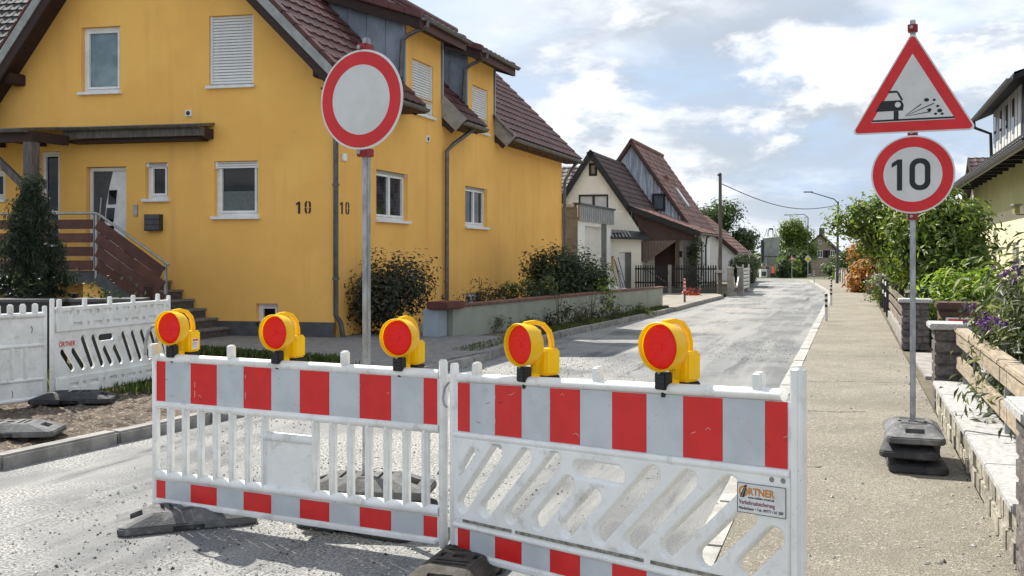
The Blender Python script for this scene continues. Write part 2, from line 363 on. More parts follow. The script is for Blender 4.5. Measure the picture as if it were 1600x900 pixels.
# ------------------------------------------------------------------ foliage
def leaves_mesh(name, P, Nn, L, Wd, rng, tip=None):
    """P leaf points, Nn facing normals, L lengths, Wd width ratio; each leaf is a folded rhomb"""
    n = len(P); a = rng.normal(size=(n, 3))
    if tip is not None: a = a * .5 + tip
    Nn = Nn / np.linalg.norm(Nn, axis=1, keepdims=True)
    a -= Nn * (a * Nn).sum(1, keepdims=True); a /= np.linalg.norm(a, axis=1, keepdims=True) + 1e-9
    b = np.cross(Nn, a); L = L[:, None]
    V = np.empty((n, 4, 3)); V[:, 0] = P - a * L * .5; V[:, 1] = P + b * L * Wd * .5 + Nn * L * .1; V[:, 2] = P + a * L * .5 - Nn * L * .08; V[:, 3] = P - b * L * Wd * .5 + Nn * L * .1
    I = np.arange(n * 4).reshape(n, 4)
    F = np.concatenate([I[:, [0, 1, 2]], I[:, [0, 2, 3]]], 0)
    me = bpy.data.meshes.new(name); me.vertices.add(n * 4); me.vertices.foreach_set('co', V.reshape(-1))
    nf = len(F); me.loops.add(nf * 3); me.loops.foreach_set('vertex_index', F.reshape(-1).astype(np.int32))
    me.polygons.add(nf); me.polygons.foreach_set('loop_start', np.arange(0, nf * 3, 3, dtype=np.int32)); me.update(calc_edges=True); me.validate()
    return me
def crown(parent, mat, lobes, n, size, seed=0, wd=.45, clump=.16, per=26, up=.5, fill=.5, name='crown', droop=None, kind=None):
    """leaves gathered in clumps through the volume of several lobes"""
    rng = np.random.default_rng(seed); lob = np.array(lobes, float)
    vol = (lob[:, 3] * lob[:, 4] * lob[:, 5]) ** .75; nc = max(6, n // per)
    pick = rng.choice(len(lob), nc, p=vol / vol.sum()); d = rng.normal(size=(nc, 3)); d /= np.linalg.norm(d, axis=1, keepdims=True)
    r = 1 - fill * rng.random(nc) ** 1.6 + np.clip(rng.normal(size=nc), -1.5, 1.5) * .06
    cc = lob[pick, :3] + d * lob[pick, 3:6] * r[:, None]
    k = rng.integers(0, nc, n); off = np.clip(rng.normal(size=(n, 3)), -1.5, 1.5) * clump * (.5 + rng.random(nc)[k][:, None])
    P = cc[k] + off; P[:, 2] = np.maximum(P[:, 2], .02)
    Nn = off / (clump + 1e-6) * .6 + d[k] * .7 + rng.normal(size=(n, 3)) * .5; Nn[:, 2] += up
    tip = None
    if droop is not None: tip = np.repeat(np.array([[0, 0, droop]]), n, 0) + d[k] * .5
    me = leaves_mesh(name, P, Nn, size * (.45 + 1.0 * rng.random(n) ** 1.3), wd, rng, tip)
    return obj(name, me, mat, parent, kind=kind or (None if name in ('crown', 'foliage') else 'stuff'))
def branches(parent, pts_list, mat='bark', name='branch'):
    for pts, r0, r1 in pts_list:
        k = len(pts); MB().tube(pts, [r0 + (r1 - r0) * i / (k - 1) for i in range(k)], 7).build(name, mat, parent, smooth=True)
def stems(parent, n, h, spread, r, seed, mat='bark', name='stem'):
    rg = random.Random(seed); mb = MB()
    for i in range(n):
        a = rg.random() * 6.28; l = h * (.7 + .5 * rg.random()); s = spread * rg.random()
        mb.tube([(0, 0, 0), (math.cos(a) * s * .35, math.sin(a) * s * .35, l * .5), (math.cos(a) * s, math.sin(a) * s, l)], [r, r * .7, r * .3], 5)
    return mb.build(name, mat, parent)
# ------------------------------------------------------------------ building helpers
def wall(parent, name, mat, F, a0, a1, z0, z1, holes=(), depth=.14, clips=None, label=None):
    """wall face with real openings: F(a, d, z) maps along, inward, up"""
    xs = sorted({a0, a1} | {x for h in holes for x in h[:2]}); zs = sorted({z0, z1} | {z for h in holes for z in h[2:4]})
    mb = MB(F)
    for i in range(len(xs) - 1):
        for j in range(len(zs) - 1):
            x, z = (xs[i] + xs[i + 1]) / 2, (zs[j] + zs[j + 1]) / 2
            if any(h[0] < x < h[1] and h[2] < z < h[3] for h in holes): continue
            mb.add([(xs[i], 0, zs[j]), (xs[i + 1], 0, zs[j]), (xs[i + 1], 0, zs[j + 1]), (xs[i], 0, zs[j + 1])], [(0, 1, 2, 3)])
    for x0, x1, q0, q1 in [h[:4] for h in holes]:
        mb.add([(x0, 0, q0), (x1, 0, q0), (x1, 0, q1), (x0, 0, q1), (x0, depth, q0), (x1, depth, q0), (x1, depth, q1), (x0, depth, q1)], [(0, 1, 5, 4), (1, 2, 6, 5), (2, 3, 7, 6), (3, 0, 4, 7)])
    return mb.build(name, mat, parent, clips=clips, label=label)
def window(parent, F, a0, a1, z0, z1, d=.12, sash=1, pane='glass_dark', shutter=0, sill=True, fw=.065, frame='white_pvc', curtain=0, name='window', silld=.07):
    """window frame as a part, with pane, sill, shutter as its own pieces"""
    mb = MB(F); e = .003
    mb.box(a0 + e, a0 + fw, d - .03, d + .04, z0 + e, z1 - e); mb.box(a1 - fw, a1 - e, d - .03, d + .04, z0 + e, z1 - e)
    mb.box(a0 + fw, a1 - fw, d - .03, d + .04, z0 + e, z0 + fw); mb.box(a0 + fw, a1 - fw, d - .03, d + .04, z1 - fw, z1 - e)
    w = (a1 - a0 - 2 * fw) / sash
    for i in range(sash):
        x0 = a0 + fw + i * w; x1 = x0 + w; q = .045
        mb.box(x0 + .004, x0 + q, d - .045, d + .02, z0 + fw + .004, z1 - fw - .004); mb.box(x1 - q, x1 - .004, d - .045, d + .02, z0 + fw + .004, z1 - fw - .004)
        mb.box(x0 + q, x1 - q, d - .045, d + .02, z0 + fw + .004, z0 + fw + q); mb.box(x0 + q, x1 - q, d - .045, d + .02, z1 - fw - q, z1 - fw - .004)
    o = mb.build(name, frame, parent)
    for i in range(sash):
        x0 = a0 + fw + i * w; MB(F).box(x0 + .03, x0 + w - .03, d, d + .012, z0 + fw + .03, z1 - fw - .03).build('pane', pane, o)
    if curtain: MB(F).box(a0 + fw + .045, a1 - fw - .045, d - .006, d - .001, z0 + fw + .045, z0 + fw + .045 + (z1 - z0 - 2 * fw - .09) * curtain).build('blind', 'curtain', o)
    if sill: MB(F).box(a0 - .04, a1 + .04, -silld, d - .05, z0 - .05, z0 + .002).build('sill', 'white_pvc', o)
    if shutter:
        n = max(3, int((z1 - z0) * shutter / .055)); h = (z1 - z0) * shutter / n; mb = MB(F)
        for i in range(n):
            q = z1 - (i + 1) * h
            mb.add([(a0 + .045, d - .075, q + .008), (a1 - .045, d - .075, q + .008), (a1 - .045, d - .055, q + h - .006), (a0 + .045, d - .055, q + h - .006), (a0 + .045, d - .05, q), (a1 - .045, d - .05, q)], [(0, 1, 2, 3), (0, 1, 5, 4)])
        mb.box(a0 + .005, a0 + .045, d - .09, d - .045, z1 - (z1 - z0) * shutter, z1 - .004); mb.box(a1 - .045, a1 - .005, d - .09, d - .045, z1 - (z1 - z0) * shutter, z1 - .004)
        mb.build('roller_shutter', 'shutter', o)
    return o
def tiles(parent, name, mat, P, a0, a1, b0, b1, tw, th, skip=None, lift=.035, wave=.022, clips=None):
    """courses of pantiles: P(a, b, h) maps along eave, up slope, off the plane; each tile has its own lip and curve"""
    mb = MB(P); na = int(math.ceil((a1 - a0) / tw)); nb = int(math.ceil((b1 - b0) / th)); rg = random.Random(3)
    for j in range(nb):
        for i in range(na):
            x = a0 + i * tw; y = b0 + j * th; x1 = min(x + tw, a1); y1 = min(y + th * 1.06, b1 + .02)
            if skip and skip(x + tw / 2, y + th / 2): continue
            jit = rg.uniform(-.004, .004); vs = []
            ks = [0, .3, .55, .8, 1]; hs = [wave, wave * .15, 0, wave * .3, wave * 1.05]
            for k_, h_ in zip(ks, hs):
                X = x + (x1 - x) * k_; vs += [(X, y, lift + h_ + jit), (X, y1, h_ * .9 + .003), (X, y, h_ - .004)]
            fs = []
            for k in range(4): fs += [(3 * k, 3 * k + 3, 3 * k + 4, 3 * k + 1), (3 * k, 3 * k + 2, 3 * k + 5, 3 * k + 3)]
            mb.add(vs, fs)
    me = bpy.data.meshes.new(name); me.from_pydata(mb.v, [], mb.f)
    if clips:
        bm = bmesh.new(); bm.from_mesh(me)
        for pco, pno in clips: bmesh.ops.bisect_plane(bm, geom=bm.verts[:] + bm.edges[:] + bm.faces[:], plane_co=pco, plane_no=pno, clear_outer=True)
        bm.to_mesh(me); bm.free()
    return obj(name, me, mat, parent, kind='stuff')
def gutter(parent, a, b, out, r=.065, mat='zinc_pipe', name='gutter'):
    a = Vector(a); b = Vector(b); out = Vector(out).normalized(); up = Vector((0, 0, 1))
    pr = [(r * math.cos(R(q)), r * math.sin(R(q))) for q in range(180, 361, 20)]; pr2 = [(x * .9, y * .9) for x, y in pr][::-1]
    mb = MB(); mb.sweep(pr + pr2 + [pr[0]], a, b, out, up)
    mb.tube([a + out * r, b + out * r], .012, 6)
    d = (b - a).normalized(); m_ = len(pr)
    for p in (a, b): mb.add([p + out * x + up * y for x, y in pr], [tuple(range(m_))])
    return mb.build(name, mat, parent, smooth=True)
# ------------------------------------------------------------------ the setting
def gz(Y): return -.0192 * max(0., Y - 60)
RKP = [(-6, -2.9), (33.8, 10.7), (42.7, 13.5), (62, 18.5), (70, 20), (80, 20.3), (95, 19), (115, 15), (135, 9)]
LKP = [(-6, -9.96), (7.58, -3.91), (9.73, -2.95), (14.8, -.57), (19.7, .95), (27, 4.0), (37.5, 8.0), (46, 10.4), (62, 14.9), (70, 15.8), (80, 15.6), (95, 14), (115, 10), (135, 4)]
def interp(P, Y):
    for (y0, x0), (y1, x1) in zip(P, P[1:]):
        if Y <= y1: return x0 + (x1 - x0) * (Y - y0) / (y1 - y0)
    return P[-1][1]
RK = lambda Y: interp(RKP, Y)
LK = lambda Y: interp(LKP, Y)
SW = lambda Y: RK(Y) + 1.68
def strip(name, A, B, ys, dz, mat, za=None, zb=None):
    mb = MB(); vs = []; fs = []
    for i, y in enumerate(ys):
        vs += [(A(y), y, gz(y) + (dz if za is None else za(y))), (B(y), y, gz(y) + (dz if zb is None else zb(y)))]
        if i: fs.append((2 * i - 2, 2 * i - 1, 2 * i + 1, 2 * i))
    return struct(mb.add(vs, fs).build(name, mat))
ys = [i * 1.0 for i in range(-6, 136)]
def road_material():
    m = bpy.data.materials.new('road_surface'); m.use_nodes = True; t = m.node_tree; n = t.nodes; L = t.links; b = n['Principled BSDF']
    tcd = n.new('ShaderNodeTexCoord'); mp = n.new('ShaderNodeMapping'); mp.inputs['Rotation'].default_value = (0, 0, R(19)); L.new(tcd.outputs['Object'], mp.inputs[0])
    mps = n.new('ShaderNodeMapping'); mps.inputs['Scale'].default_value = (1.2, .10, 1); L.new(mp.outputs[0], mps.inputs[0])
    def noise(s, d, v=mp, r=.6):
        x = n.new('ShaderNodeTexNoise'); x.inputs['Scale'].default_value = s; x.inputs['Detail'].default_value = d; x.inputs['Roughness'].default_value = r
        L.new(v.outputs[0], x.inputs['Vector']); return x.outputs[0]
    def ramp(x, a, c):
        q = n.new('ShaderNodeMapRange'); q.interpolation_type = 'SMOOTHSTEP'; q.inputs[1].default_value = a; q.inputs[2].default_value = c; L.new(x, q.inputs[0]); return q.outputs[0]
    def mix(f, a, c):
        q = n.new('ShaderNodeMix'); q.data_type = 'RGBA'
        for i, v in ((0, f), (6, a), (7, c)):
            if isinstance(v, (int, float)): q.inputs[i].default_value = v
            elif isinstance(v, tuple): q.inputs[i].default_value = (*v, 1)
            else: L.new(v, q.inputs[i])
        return q.outputs[2]
    sx = n.new('ShaderNodeSeparateXYZ'); L.new(mp.outputs[0], sx.inputs[0])      # x across the road, y along it
    base = mix(ramp(noise(.8, 6), .38, .62), (.145, .149, .153), (.215, .217, .217))
    base = mix(ramp(noise(1.6, 7, mps), .45, .62), base, (.28, .278, .27))       # pale dust worn in along the wheel tracks
    base = mix(ramp(noise(2.2, 5, mps), .58, .68), base, (.12, .124, .128))
    g = ramp(noise(.45, 5), .42, .60)                                            # loose chippings lie in drifts
    chip = mix(ramp(noise(52, 3), .42, .58), (.13, .128, .12), (.50, .49, .465))
    lane = ramp(sx.outputs[0], -1.9, -2.9)                                        # drifts lie left of the smooth right hand lane
    m0 = n.new('ShaderNodeMath'); m0.operation = 'MULTIPLY'; L.new(g, m0.inputs[0]); L.new(lane, m0.inputs[1])
    mm = n.new('ShaderNodeMath'); mm.operation = 'MULTIPLY'; mm.inputs[1].default_value = .9; L.new(m0.outputs[0], mm.inputs[0])
    jn = n.new('ShaderNodeMath'); jn.operation = 'MULTIPLY_ADD'; jn.inputs[1].default_value = .5; L.new(noise(.9, 4), jn.inputs[0]); L.new(sx.outputs[0], jn.inputs[2])
    ja = n.new('ShaderNodeMath'); ja.operation = 'ADD'; ja.inputs[1].default_value = 2.75; L.new(jn.outputs[0], ja.inputs[0])
    jb = n.new('ShaderNodeMath'); jb.operation = 'ABSOLUTE'; L.new(ja.outputs[0], jb.inputs[0])
    base = mix(ramp(jb.outputs[0], .035, .012), base, (.10, .10, .10))           # open seam between the two lanes
    base = mix(mm.outputs[0], base, chip)
    base = mix(ramp(noise(160, 2), .62, .70), base, (.11, .11, .11))
    base = mix(ramp(noise(140, 2), .64, .72), base, (.50, .49, .465))
    L.new(base, b.inputs['Base Color']); b.inputs['Roughness'].default_value = .9; b.inputs['Specular IOR Level'].default_value = .2
    bp = n.new('ShaderNodeBump'); bp.inputs['Strength'].default_value = .8; bp.inputs['Distance'].default_value = .016; L.new(noise(60, 4), bp.inputs['Height']); L.new(bp.outputs[0], b.inputs['Normal'])
    MATS['road_surface'] = m
road_material()
pm('sidewalk_tan', (.295, .27, .22), (.235, .215, .175), 1.1, .95, 1, 75, speck=[(60, .54, .66, (.17, .145, .105)), (85, .57, .66, (.13, .11, .08)), (48, .58, .68, (.46, .42, .345))], grime=(.7, .48, .75, (.20, .18, .14)))
# terrain reaching the horizon, falling away behind the crest
mb = MB(); xs_ = [-900, -300, -100, -40, 0, 20, 40, 100, 300, 900]; yy = [-30, 0, 30, 60, 100, 160, 260, 450, 900, 1600]
vs = [(x, y, gz(min(y, 260)) - .07 + (0 if y < 900 else 6)) for y in yy for x in xs_]; nx = len(xs_)
mb.add(vs, [(j * nx + i, j * nx + i + 1, (j + 1) * nx + i + 1, (j + 1) * nx + i) for j in range(len(yy) - 1) for i in range(nx - 1)])
struct(mb.build('ground', 'field'))
strip('road', LK, RK, ys, 0, 'road_surface')
strip('sidewalk', lambda y: RK(y) + .165, SW, ys, .092, 'sidewalk_tan')
strip('garden_soil', lambda y: SW(y) - .05, lambda y: SW(y) + 14, [y for y in ys if y < 75], .06, 'earth_ground')
strip('yard', lambda y: LK(y) - 16, lambda y: LK(y) - .1, [y for y in ys if 9 <= y < 75], .085, 'earth_ground')
def sheet(name, pts, mat, z=None):
    if z is not None: return struct(MB().prism_z(pts, z - .25, z).build(name, mat))
    mb = MB(); mb.add([(p[0], p[1], p[2]) for p in pts], [tuple(range(len(pts)))]); o = struct(mb.build(name, mat))
    if o.data.polygons[0].normal.z < 0: o.data.flip_normals()
    return o
sheet('paved_yard', [(-14, 21), (-9.5, 18.2), (-5.0, 16.1), (-3.6, 15.2), (-2.3, 14.05), (-1.0, 14.2), (-.3, 15.6), (.35, 17.9), (-1.0, 18.7), (-1.0, 26), (-14, 26)], 'paving', .15)
sheet('driveway_apron', [(-2.66, 10.35, .01), (-1.17, 13.5, .01), (-.98, 14.2, .152), (-2.3, 14.06, .152)], 'paving')
sheet('driveway_shoulder', [(-2.68, 10.33, .02), (-2.3, 14.05, .152), (-3.4, 12.0, .1)], 'paving')
sheet('forecourt', [(4.45, 29.0), (4.75, 28.9), (7.8, 37.1), (8.5, 40.2), (4.0, 41), (2.0, 38)], 'forecourt', .115)
sheet('entrance_path', [(5.25, 12.6), (6.3, 15.7), (9.2, 15.0), (8.2, 11.9)], 'concrete', .105)
# garden edging along the paved yard
ed = struct(bpy.data.objects.new('edging', None)); C.objects.link(ed)
ep = [(-9.5, 18.2), (-5.0, 16.1), (-3.6, 15.2), (-2.3, 14.05)]
for (x0, y0), (x1, y1) in zip(ep, ep[1:]):
    n = max(1, int(math.hypot(x1 - x0, y1 - y0) / 1.0))
    for i in range(n):
        a = Vector((x0 + (x1 - x0) * i / n, y0 + (y1 - y0) * i / n, .1)); b_ = Vector((x0 + (x1 - x0) * (i + .985) / n, y0 + (y1 - y0) * (i + .985) / n, .1))
        MB().bar(a, b_, .07, .16).build('edging_stone', 'concrete', ed, bevel=.01)
# kerbs: stone by stone
def kerb(pts, w, h, mat, name, step=1.0, side=0):
    k = struct(bpy.data.objects.new(name, None)); C.objects.link(k); acc = []
    for p, q in zip(pts, pts[1:]):
        p = Vector((*p, 0)); q = Vector((*q, 0)); L_ = (q - p).length; n = max(1, round(L_ / step)); d = (q - p) / n; nr = Vector((d.y, -d.x, 0)).normalized() * side
        for i in range(n):
            a = p + d * (i + .004) + nr; b_ = p + d * (i + .992) + nr; j = random.uniform(-.004, .004)
            za, zb = gz(a.y), gz(b_.y)
            x = Vector((d.y, -d.x, 0)).normalized() * (w / 2); m_ = MB()
            m_.hexa([a - x + Vector((0, 0, za - .1)), a + x + Vector((0, 0, za - .1)), b_ + x + Vector((0, 0, zb - .1)), b_ - x + Vector((0, 0, zb - .1)), a - x + Vector((0, 0, za + h + j)), a + x + Vector((0, 0, za + h + j)), b_ + x + Vector((0, 0, zb + h + j)), b_ - x + Vector((0, 0, zb + h + j))])
            m_.build('kerbstone', mat, k, bevel=.018)
    return k
kerb([(RK(y), y) for y in (-4, 10, 20, 30, 33.8, 38, 42.7, 48, 55, 62)], .17, .1, 'kerb_white', 'kerb_right', 1.0, .085)
kerb([(RK(y), y) for y in (62, 70, 80, 95)], .2, .1, 'kerb_white', 'kerb_far', 3.0, .1)
kerb([(LK(y), y) for y in (1, 7.58, 9.73, 10.4)], .15, .11, 'kerb_dark', 'kerb_verge', 1.0, -.07)
kerb([(LK(y), y) for y in (13.4, 14.8, 19.7, 27, 32, 37.5)], .14, .12, 'kerb_dark', 'kerb_left', 1.0, -.06)
kerb([(LK(y), y) for y in (40, 46, 54, 62)], .14, .12, 'kerb_dark', 'kerb_left_far', 2.0, -.06)
# bare earth verge with clods
rng = np.random.default_rng(5); nq, ny = 90, 150
Q = np.linspace(.12, 5.2, nq); Yv = np.linspace(2.5, 12.6, ny); hg = np.zeros((ny, nq))
for sc_, am in ((6, .05), (14, .04), (34, .03)):
    g = rng.random((sc_ + 2, sc_ + 2)); yi = np.linspace(0, sc_, ny); xi = np.linspace(0, sc_, nq); y0 = yi.astype(int); x0 = xi.astype(int); fy = (yi - y0)[:, None]; fx = (xi - x0)[None]
    hg += am * (g[y0][:, x0] * (1 - fy) * (1 - fx) + g[y0 + 1][:, x0] * fy * (1 - fx) + g[y0][:, x0 + 1] * (1 - fy) * fx + g[y0 + 1][:, x0 + 1] * fy * fx)
hg += rng.random((ny, nq)) ** 6 * .045
vs = [(LK(y) - q, y - .0, .055 + hg[j, i] * min(1, .35 + q)) for j, y in enumerate(Yv) for i, q in enumerate(Q)]
mb = MB(); mb.add(vs, [(j * nq + i, (j + 1) * nq + i, (j + 1) * nq + i + 1, j * nq + i + 1) for j in range(ny - 1) for i in range(nq - 1)])
o = mb.build('bare_verge', 'soil', smooth=False); struct(o)
if o.data.polygons[0].normal.z < 0: o.data.flip_normals()
# loose chippings on the road and grit along the footway
def pebbles(name, pts, smin, smax, label):
    n = len(pts); rg = np.random.default_rng(11); base = np.array([(1, 0, 0), (0, 1, 0), (-1, 0, 0), (0, -1, 0), (0, 0, .8), (0, 0, -.4)], float)
    s = smin + (smax - smin) * rg.random(n) ** 3; V = base[None] * s[:, None, None] * (.6 + .8 * rg.random((n, 6, 1))); a = rg.random(n) * 6.28; c, s_ = np.cos(a), np.sin(a)
    X = V[:, :, 0] * c[:, None] - V[:, :, 1] * s_[:, None]; Y = V[:, :, 0] * s_[:, None] + V[:, :, 1] * c[:, None]; V[:, :, 0] = X; V[:, :, 1] = Y; V += np.array(pts)[:, None, :]
    F = np.array([(0, 1, 4), (1, 2, 4), (2, 3, 4), (3, 0, 4), (1, 0, 5), (2, 1, 5), (3, 2, 5), (0, 3, 5)]); I = (np.arange(n)[:, None, None] * 6 + F[None]).reshape(-1, 3)
    me = bpy.data.meshes.new(name); me.from_pydata(V.reshape(-1, 3).tolist(), [], I.tolist()); o = obj(name, me, 'pebble', kind='stuff'); o['label'] = label; o['category'] = 'gravel'; return o
pts = []; rg = random.Random(4)
while len(pts) < 20000:
    y = 3.2 + 16 * rg.random() ** 1.7; x = rg.uniform(LK(y) + .05, RK(y) - .02)
    f = math.sin(x * 1.3 + y * .5) + math.sin(y * .9 - x * .7 + 1.3) * .8
    if rg.random() < .25 + .35 * f: pts.append((x, y, .003))
pebbles('loose_chippings', pts, .0025, .012, 'loose pale and dark stone chippings scattered over the dusty road')
pts = []
while len(pts) < 500:
    y = 3.5 + 14 * rg.random() ** 1.4; q = rg.random()
    x = SW(y) - .02 - .45 * q ** 2.5 if rg.random() < .6 else rg.uniform(RK(y) + .25, SW(y))
    pts.append((x, y, .095))
pebbles('footway_grit', pts, .003, .017, 'small stones and grit lying on the tan footway beside the low wall')
# cracks and seams in the footway
swk = bpy.data.objects['sidewalk']
def crack(pts_, w, seed):
    rg_ = random.Random(seed); vs = []; fs = []; n = 0
    P_ = []
    for (x0, y0), (x1, y1) in zip(pts_, pts_[1:]):
        for i in range(9): P_.append((x0 + (x1 - x0) * i / 9, y0 + (y1 - y0) * i / 9))
    for i, (x, y) in enumerate(P_):
        j = rg_.uniform(-.02, .02); ww = w * rg_.uniform(.3, 1.4); vs += [(x, y + j - ww, .0955), (x, y + j + ww, .0955)]
        if i: fs.append((2 * i - 2, 2 * i - 1, 2 * i + 1, 2 * i))
    MB().add(vs, fs).build('crack', 'asphalt_dark', swk)
crack([(2.95, 9.9), (3.2, 9.82), (3.55, 9.85)], .011, 1); crack([(3.5, 12.2), (4.3, 12.15), (5.0, 12.0)], .008, 2); crack([(4.6, 15.4), (5.4, 15.2), (6.0, 15.2)], .009, 3); crack([(2.05, 7.3), (2.3, 7.27)], .007, 4); crack([(6.9, 21.8), (8.2, 21.5)], .012, 5); crack([(8.9, 28.0), (10.2, 27.6)], .014, 6)
# ------------------------------------------------------------------ barriers
def band(t, x0, x1, z0, z1, first, last, y=-.0285):
    n = 9; w = (x1 - x0 - first - last) / n; xs = [x0, x0 + first] + [x0 + first + w * (i + 1) for i in range(n)] + [x1]
    for i in range(11):
        red = i % 2 == 0
        MB().box(xs[i] + .0008, xs[i + 1] - .0008, y - .0016, y, z0, z1).build('red_stripe' if red else 'white_stripe', 'sheet_red' if red else 'sheet_white', t)
def post(t, x, z0, z1, mat='white_plastic', r=.024):
    return MB().lathe([(r * .7, z0), (r, z0 + .01), (r, z1 - .012), (r * .75, z1)], 14, c=(x, 0, 0)).build('post', mat, t, smooth=True)
def hrail(t, x0, x1, zc, r, mat='white_plastic', name='rail', y=0, ry=None):
    pr = [(math.cos(a) * (ry or r), math.sin(a) * r) for a in [2 * math.pi * i / 14 for i in range(14)]]
    mb = MB(); n = len(pr); mb.add([(x0, y + p, zc + q) for p, q in pr] + [(x1, y + p, zc + q) for p, q in pr], [(i, (i + 1) % n, n + (i + 1) % n, n + i) for i in range(n)] + [tuple(range(n)), tuple(range(2 * n - 1, n - 1, -1))])
    return mb.build(name, mat, t, smooth=True)
def top_tabs(t, xs, z=1.02, h=.085, mat='white_plastic'):
    for x in xs: MB().box(x - .023, x + .023, -.022, .022, z, z + h).build('tab', mat, t, bevel=.008, seg=3, smooth=True)
# left barrier, upright bars
AL = Vector((-2.25, 6.25)); AR = Vector((-.37, 5.34))
def panel_at(L, Rr, zl, zr, name, label, cat, group):
    d = Vector((Rr[0] - L[0], Rr[1] - L[1])); t = thing(name, label, cat, (L[0], L[1], zl), 0, group)
    t.rotation_euler = (0, -math.asin((zr - zl) / d.length), math.atan2(d.y, d.x)); return t, d.length
A, la = panel_at(AL, AR, 0, 0, 'barrier_fence', 'red and white barrier with upright bars and three lamps on top, left of the pair', 'barrier', 'striped barriers across the road')
post(A, .012, .03, 1.02); post(A, la, .07, 1.085)
hrail(A, .0, la - .02, 1.005, .027, name='top_rail', ry=.03); hrail(A, .02, la - .02, .713, .026, name='middle_rail', ry=.03); hrail(A, .02, la - .02, .268, .03, name='lower_rail', ry=.032)
MB().box(.03, la - .02, -.014, .014, .73, .985).build('board', 'white_plastic', A); MB().box(.03, la - .02, -.014, .014, .105, .26).build('lower_board', 'white_plastic', A)
MB().box(.0, la - .03, -.026, .022, .09, .122).build('foot_rail', 'white_plastic', A, bevel=.008)
band(A, .03, la - .028, .735, .983, .075, .085, -.015); band(A, .03, la - .028, .128, .238, .075, .085, -.015)
bar_me = MB().box(-.021, .021, -.026, .026, .26, .72).mesh('bar', .014, True, 3)
for i in range(7): shared('bar', bar_me, 'white_plastic', A, (.133 + .124 * i, 0, 0)); shared('bar', bar_me, 'white_plastic', A, (1.245 + .1225 * i, 0, 0))
hrail(A, .88, 1.245, .58, .027, name='board_rail'); MB().box(.88, 1.245, -.008, .008, .28, .57).build('blank_board', 'white_plastic_b', A)
top_tabs(A, (.62, 1.45)); MB().box(-.022, .022, -.04, .04, 1.0, 1.09).build('tab', 'white_plastic', A, bevel=.008)
# right barrier, slanted slots
BL = Vector((-.32, 5.31)); BR = Vector((1.09, 3.76))
B, lb = panel_at(BL, BR, -.02, .10, 'barrier_fence', 'red and white barrier with slanted slots and an advertising plate, right of the pair', 'barrier', 'striped barriers across the road')
post(B, .02, .06, 1.09, 'white_plastic_b'); MB().box(2.062, 2.118, -.03, .03, .05, 1.13).build('post', 'white_plastic_b', B, bevel=.016, seg=3, smooth=True)
hrail(B, .07, 2.03, 1.015, .024, 'white_plastic_b', 'top_rail', ry=.03); MB().box(.04, 2.065, -.013, .013, .70, .992).build('board', 'white_plastic_b', B)
band(B, .066, 2.054, .735, .99, .1, .1, -.0145); band(B, .066, 2.054, .112, .222, .1, .1, -.0145)
hrail(B, .04, 2.065, .716, .017, 'white_plastic_b', 'middle_rail', y=-.012); MB().box(.12, 1.96, -.017, -.0135, .684, .70).build('groove', 'groove_brown', B)
slots = [((.117, .353), (.385, .651)), ((.301, .352), (.599, .647)), ((.494, .348), (.801, .648)), ((.959, .624), (1.197, .621)), ((.685, .344), (.889, .543)), ((.881, .338), (1.058, .507)), ((1.088, .341), (1.397, .643)), ((1.275, .337), (1.591, .643)), ((1.476, .343), (1.795, .642)), ((1.671, .334), (1.875, .526)), ((1.864, .328), (2.0, .465))]
me = plate('slotted_board', [(.035, .235), (2.07, .235), (2.07, .705), (.035, .705)], [capsule(a, b, .041) for a, b in slots] + [[(.085, .535), (.085, .50), (.105, .51), (.215, .625), (.205, .655), (.185, .655)]], .05, .011)
obj('slotted_board', me, 'white_plastic_b', B)
hrail(B, .04, 2.065, .238, .016, 'white_plastic_b', 'lower_rail', y=-.014); MB().box(.12, .5, -.0295, -.026, .262, .277).build('groove', 'groove_brown', B); MB().box(.53, 1.35, -.0295, -.026, .262, .277).build('groove', 'groove_brown', B); MB().box(1.39, 1.95, -.0295, -.026, .262, .277).build('groove', 'groove_brown', B)
MB().box(.04, 2.065, -.013, .013, .09, .232).build('lower_board', 'white_plastic_b', B); MB().box(.03, 2.07, -.024, .02, .07, .105).build('foot_rail', 'white_plastic_b', B, bevel=.008)
for x, z in ((.055, .688), (.10, .688), (1.99, .69), (2.04, .69), (.055, .275), (.09, .275)): MB().lathe([(.009, -.028), (.011, -.0262)], 10, 'y', (x, 0, z)).build('rivet', 'groove_brown' if x > 1 else 'white_plastic_b', B)
top_tabs(B, (.205, 1.058, 1.915), 1.0, .10, 'white_plastic_b')
pl = MB().box(1.835, 2.055, -.0295, -.0265, .547, .665).build('advertising_plate', 'label_white', B, label='white plate with orange and purple company lettering')
bd = plate('plate_edge', [(1.835, .547), (2.055, .547), (2.055, .665), (1.835, .665)], [[(1.837, .549), (2.053, .549), (2.053, .663), (1.837, .663)]], .001); o = obj('plate_edge', bd, 'sign_black', pl); o.location.y = -.0302
def put_text(s, size, width, x, z, mat, par, y=-.0305, bold=0):
    o = obj('print', text_mesh(s, size, width, bold), mat, par); o.location = (x, y, z); return o
put_text('RTNER', .040, .118, 1.888, .620, 'orange_print', pl, bold=.0009); put_text('www.schilder-ortner.de', .013, .118, 1.886, .606, 'sign_black', pl); put_text('Verkehrsabsicherung', .024, .163, 1.844, .581, 'magenta_print', pl)
put_text('Niederlauer \u2022 Tel.: 09771 / 61 200', .0155, .20, 1.844, .5605, 'sign_black', pl)
o = obj('print', plate('print', circ(1.864, .632, .021), [circ(1.864, .632, .014)], .001), 'orange_print', pl); o.location.y = -.0305
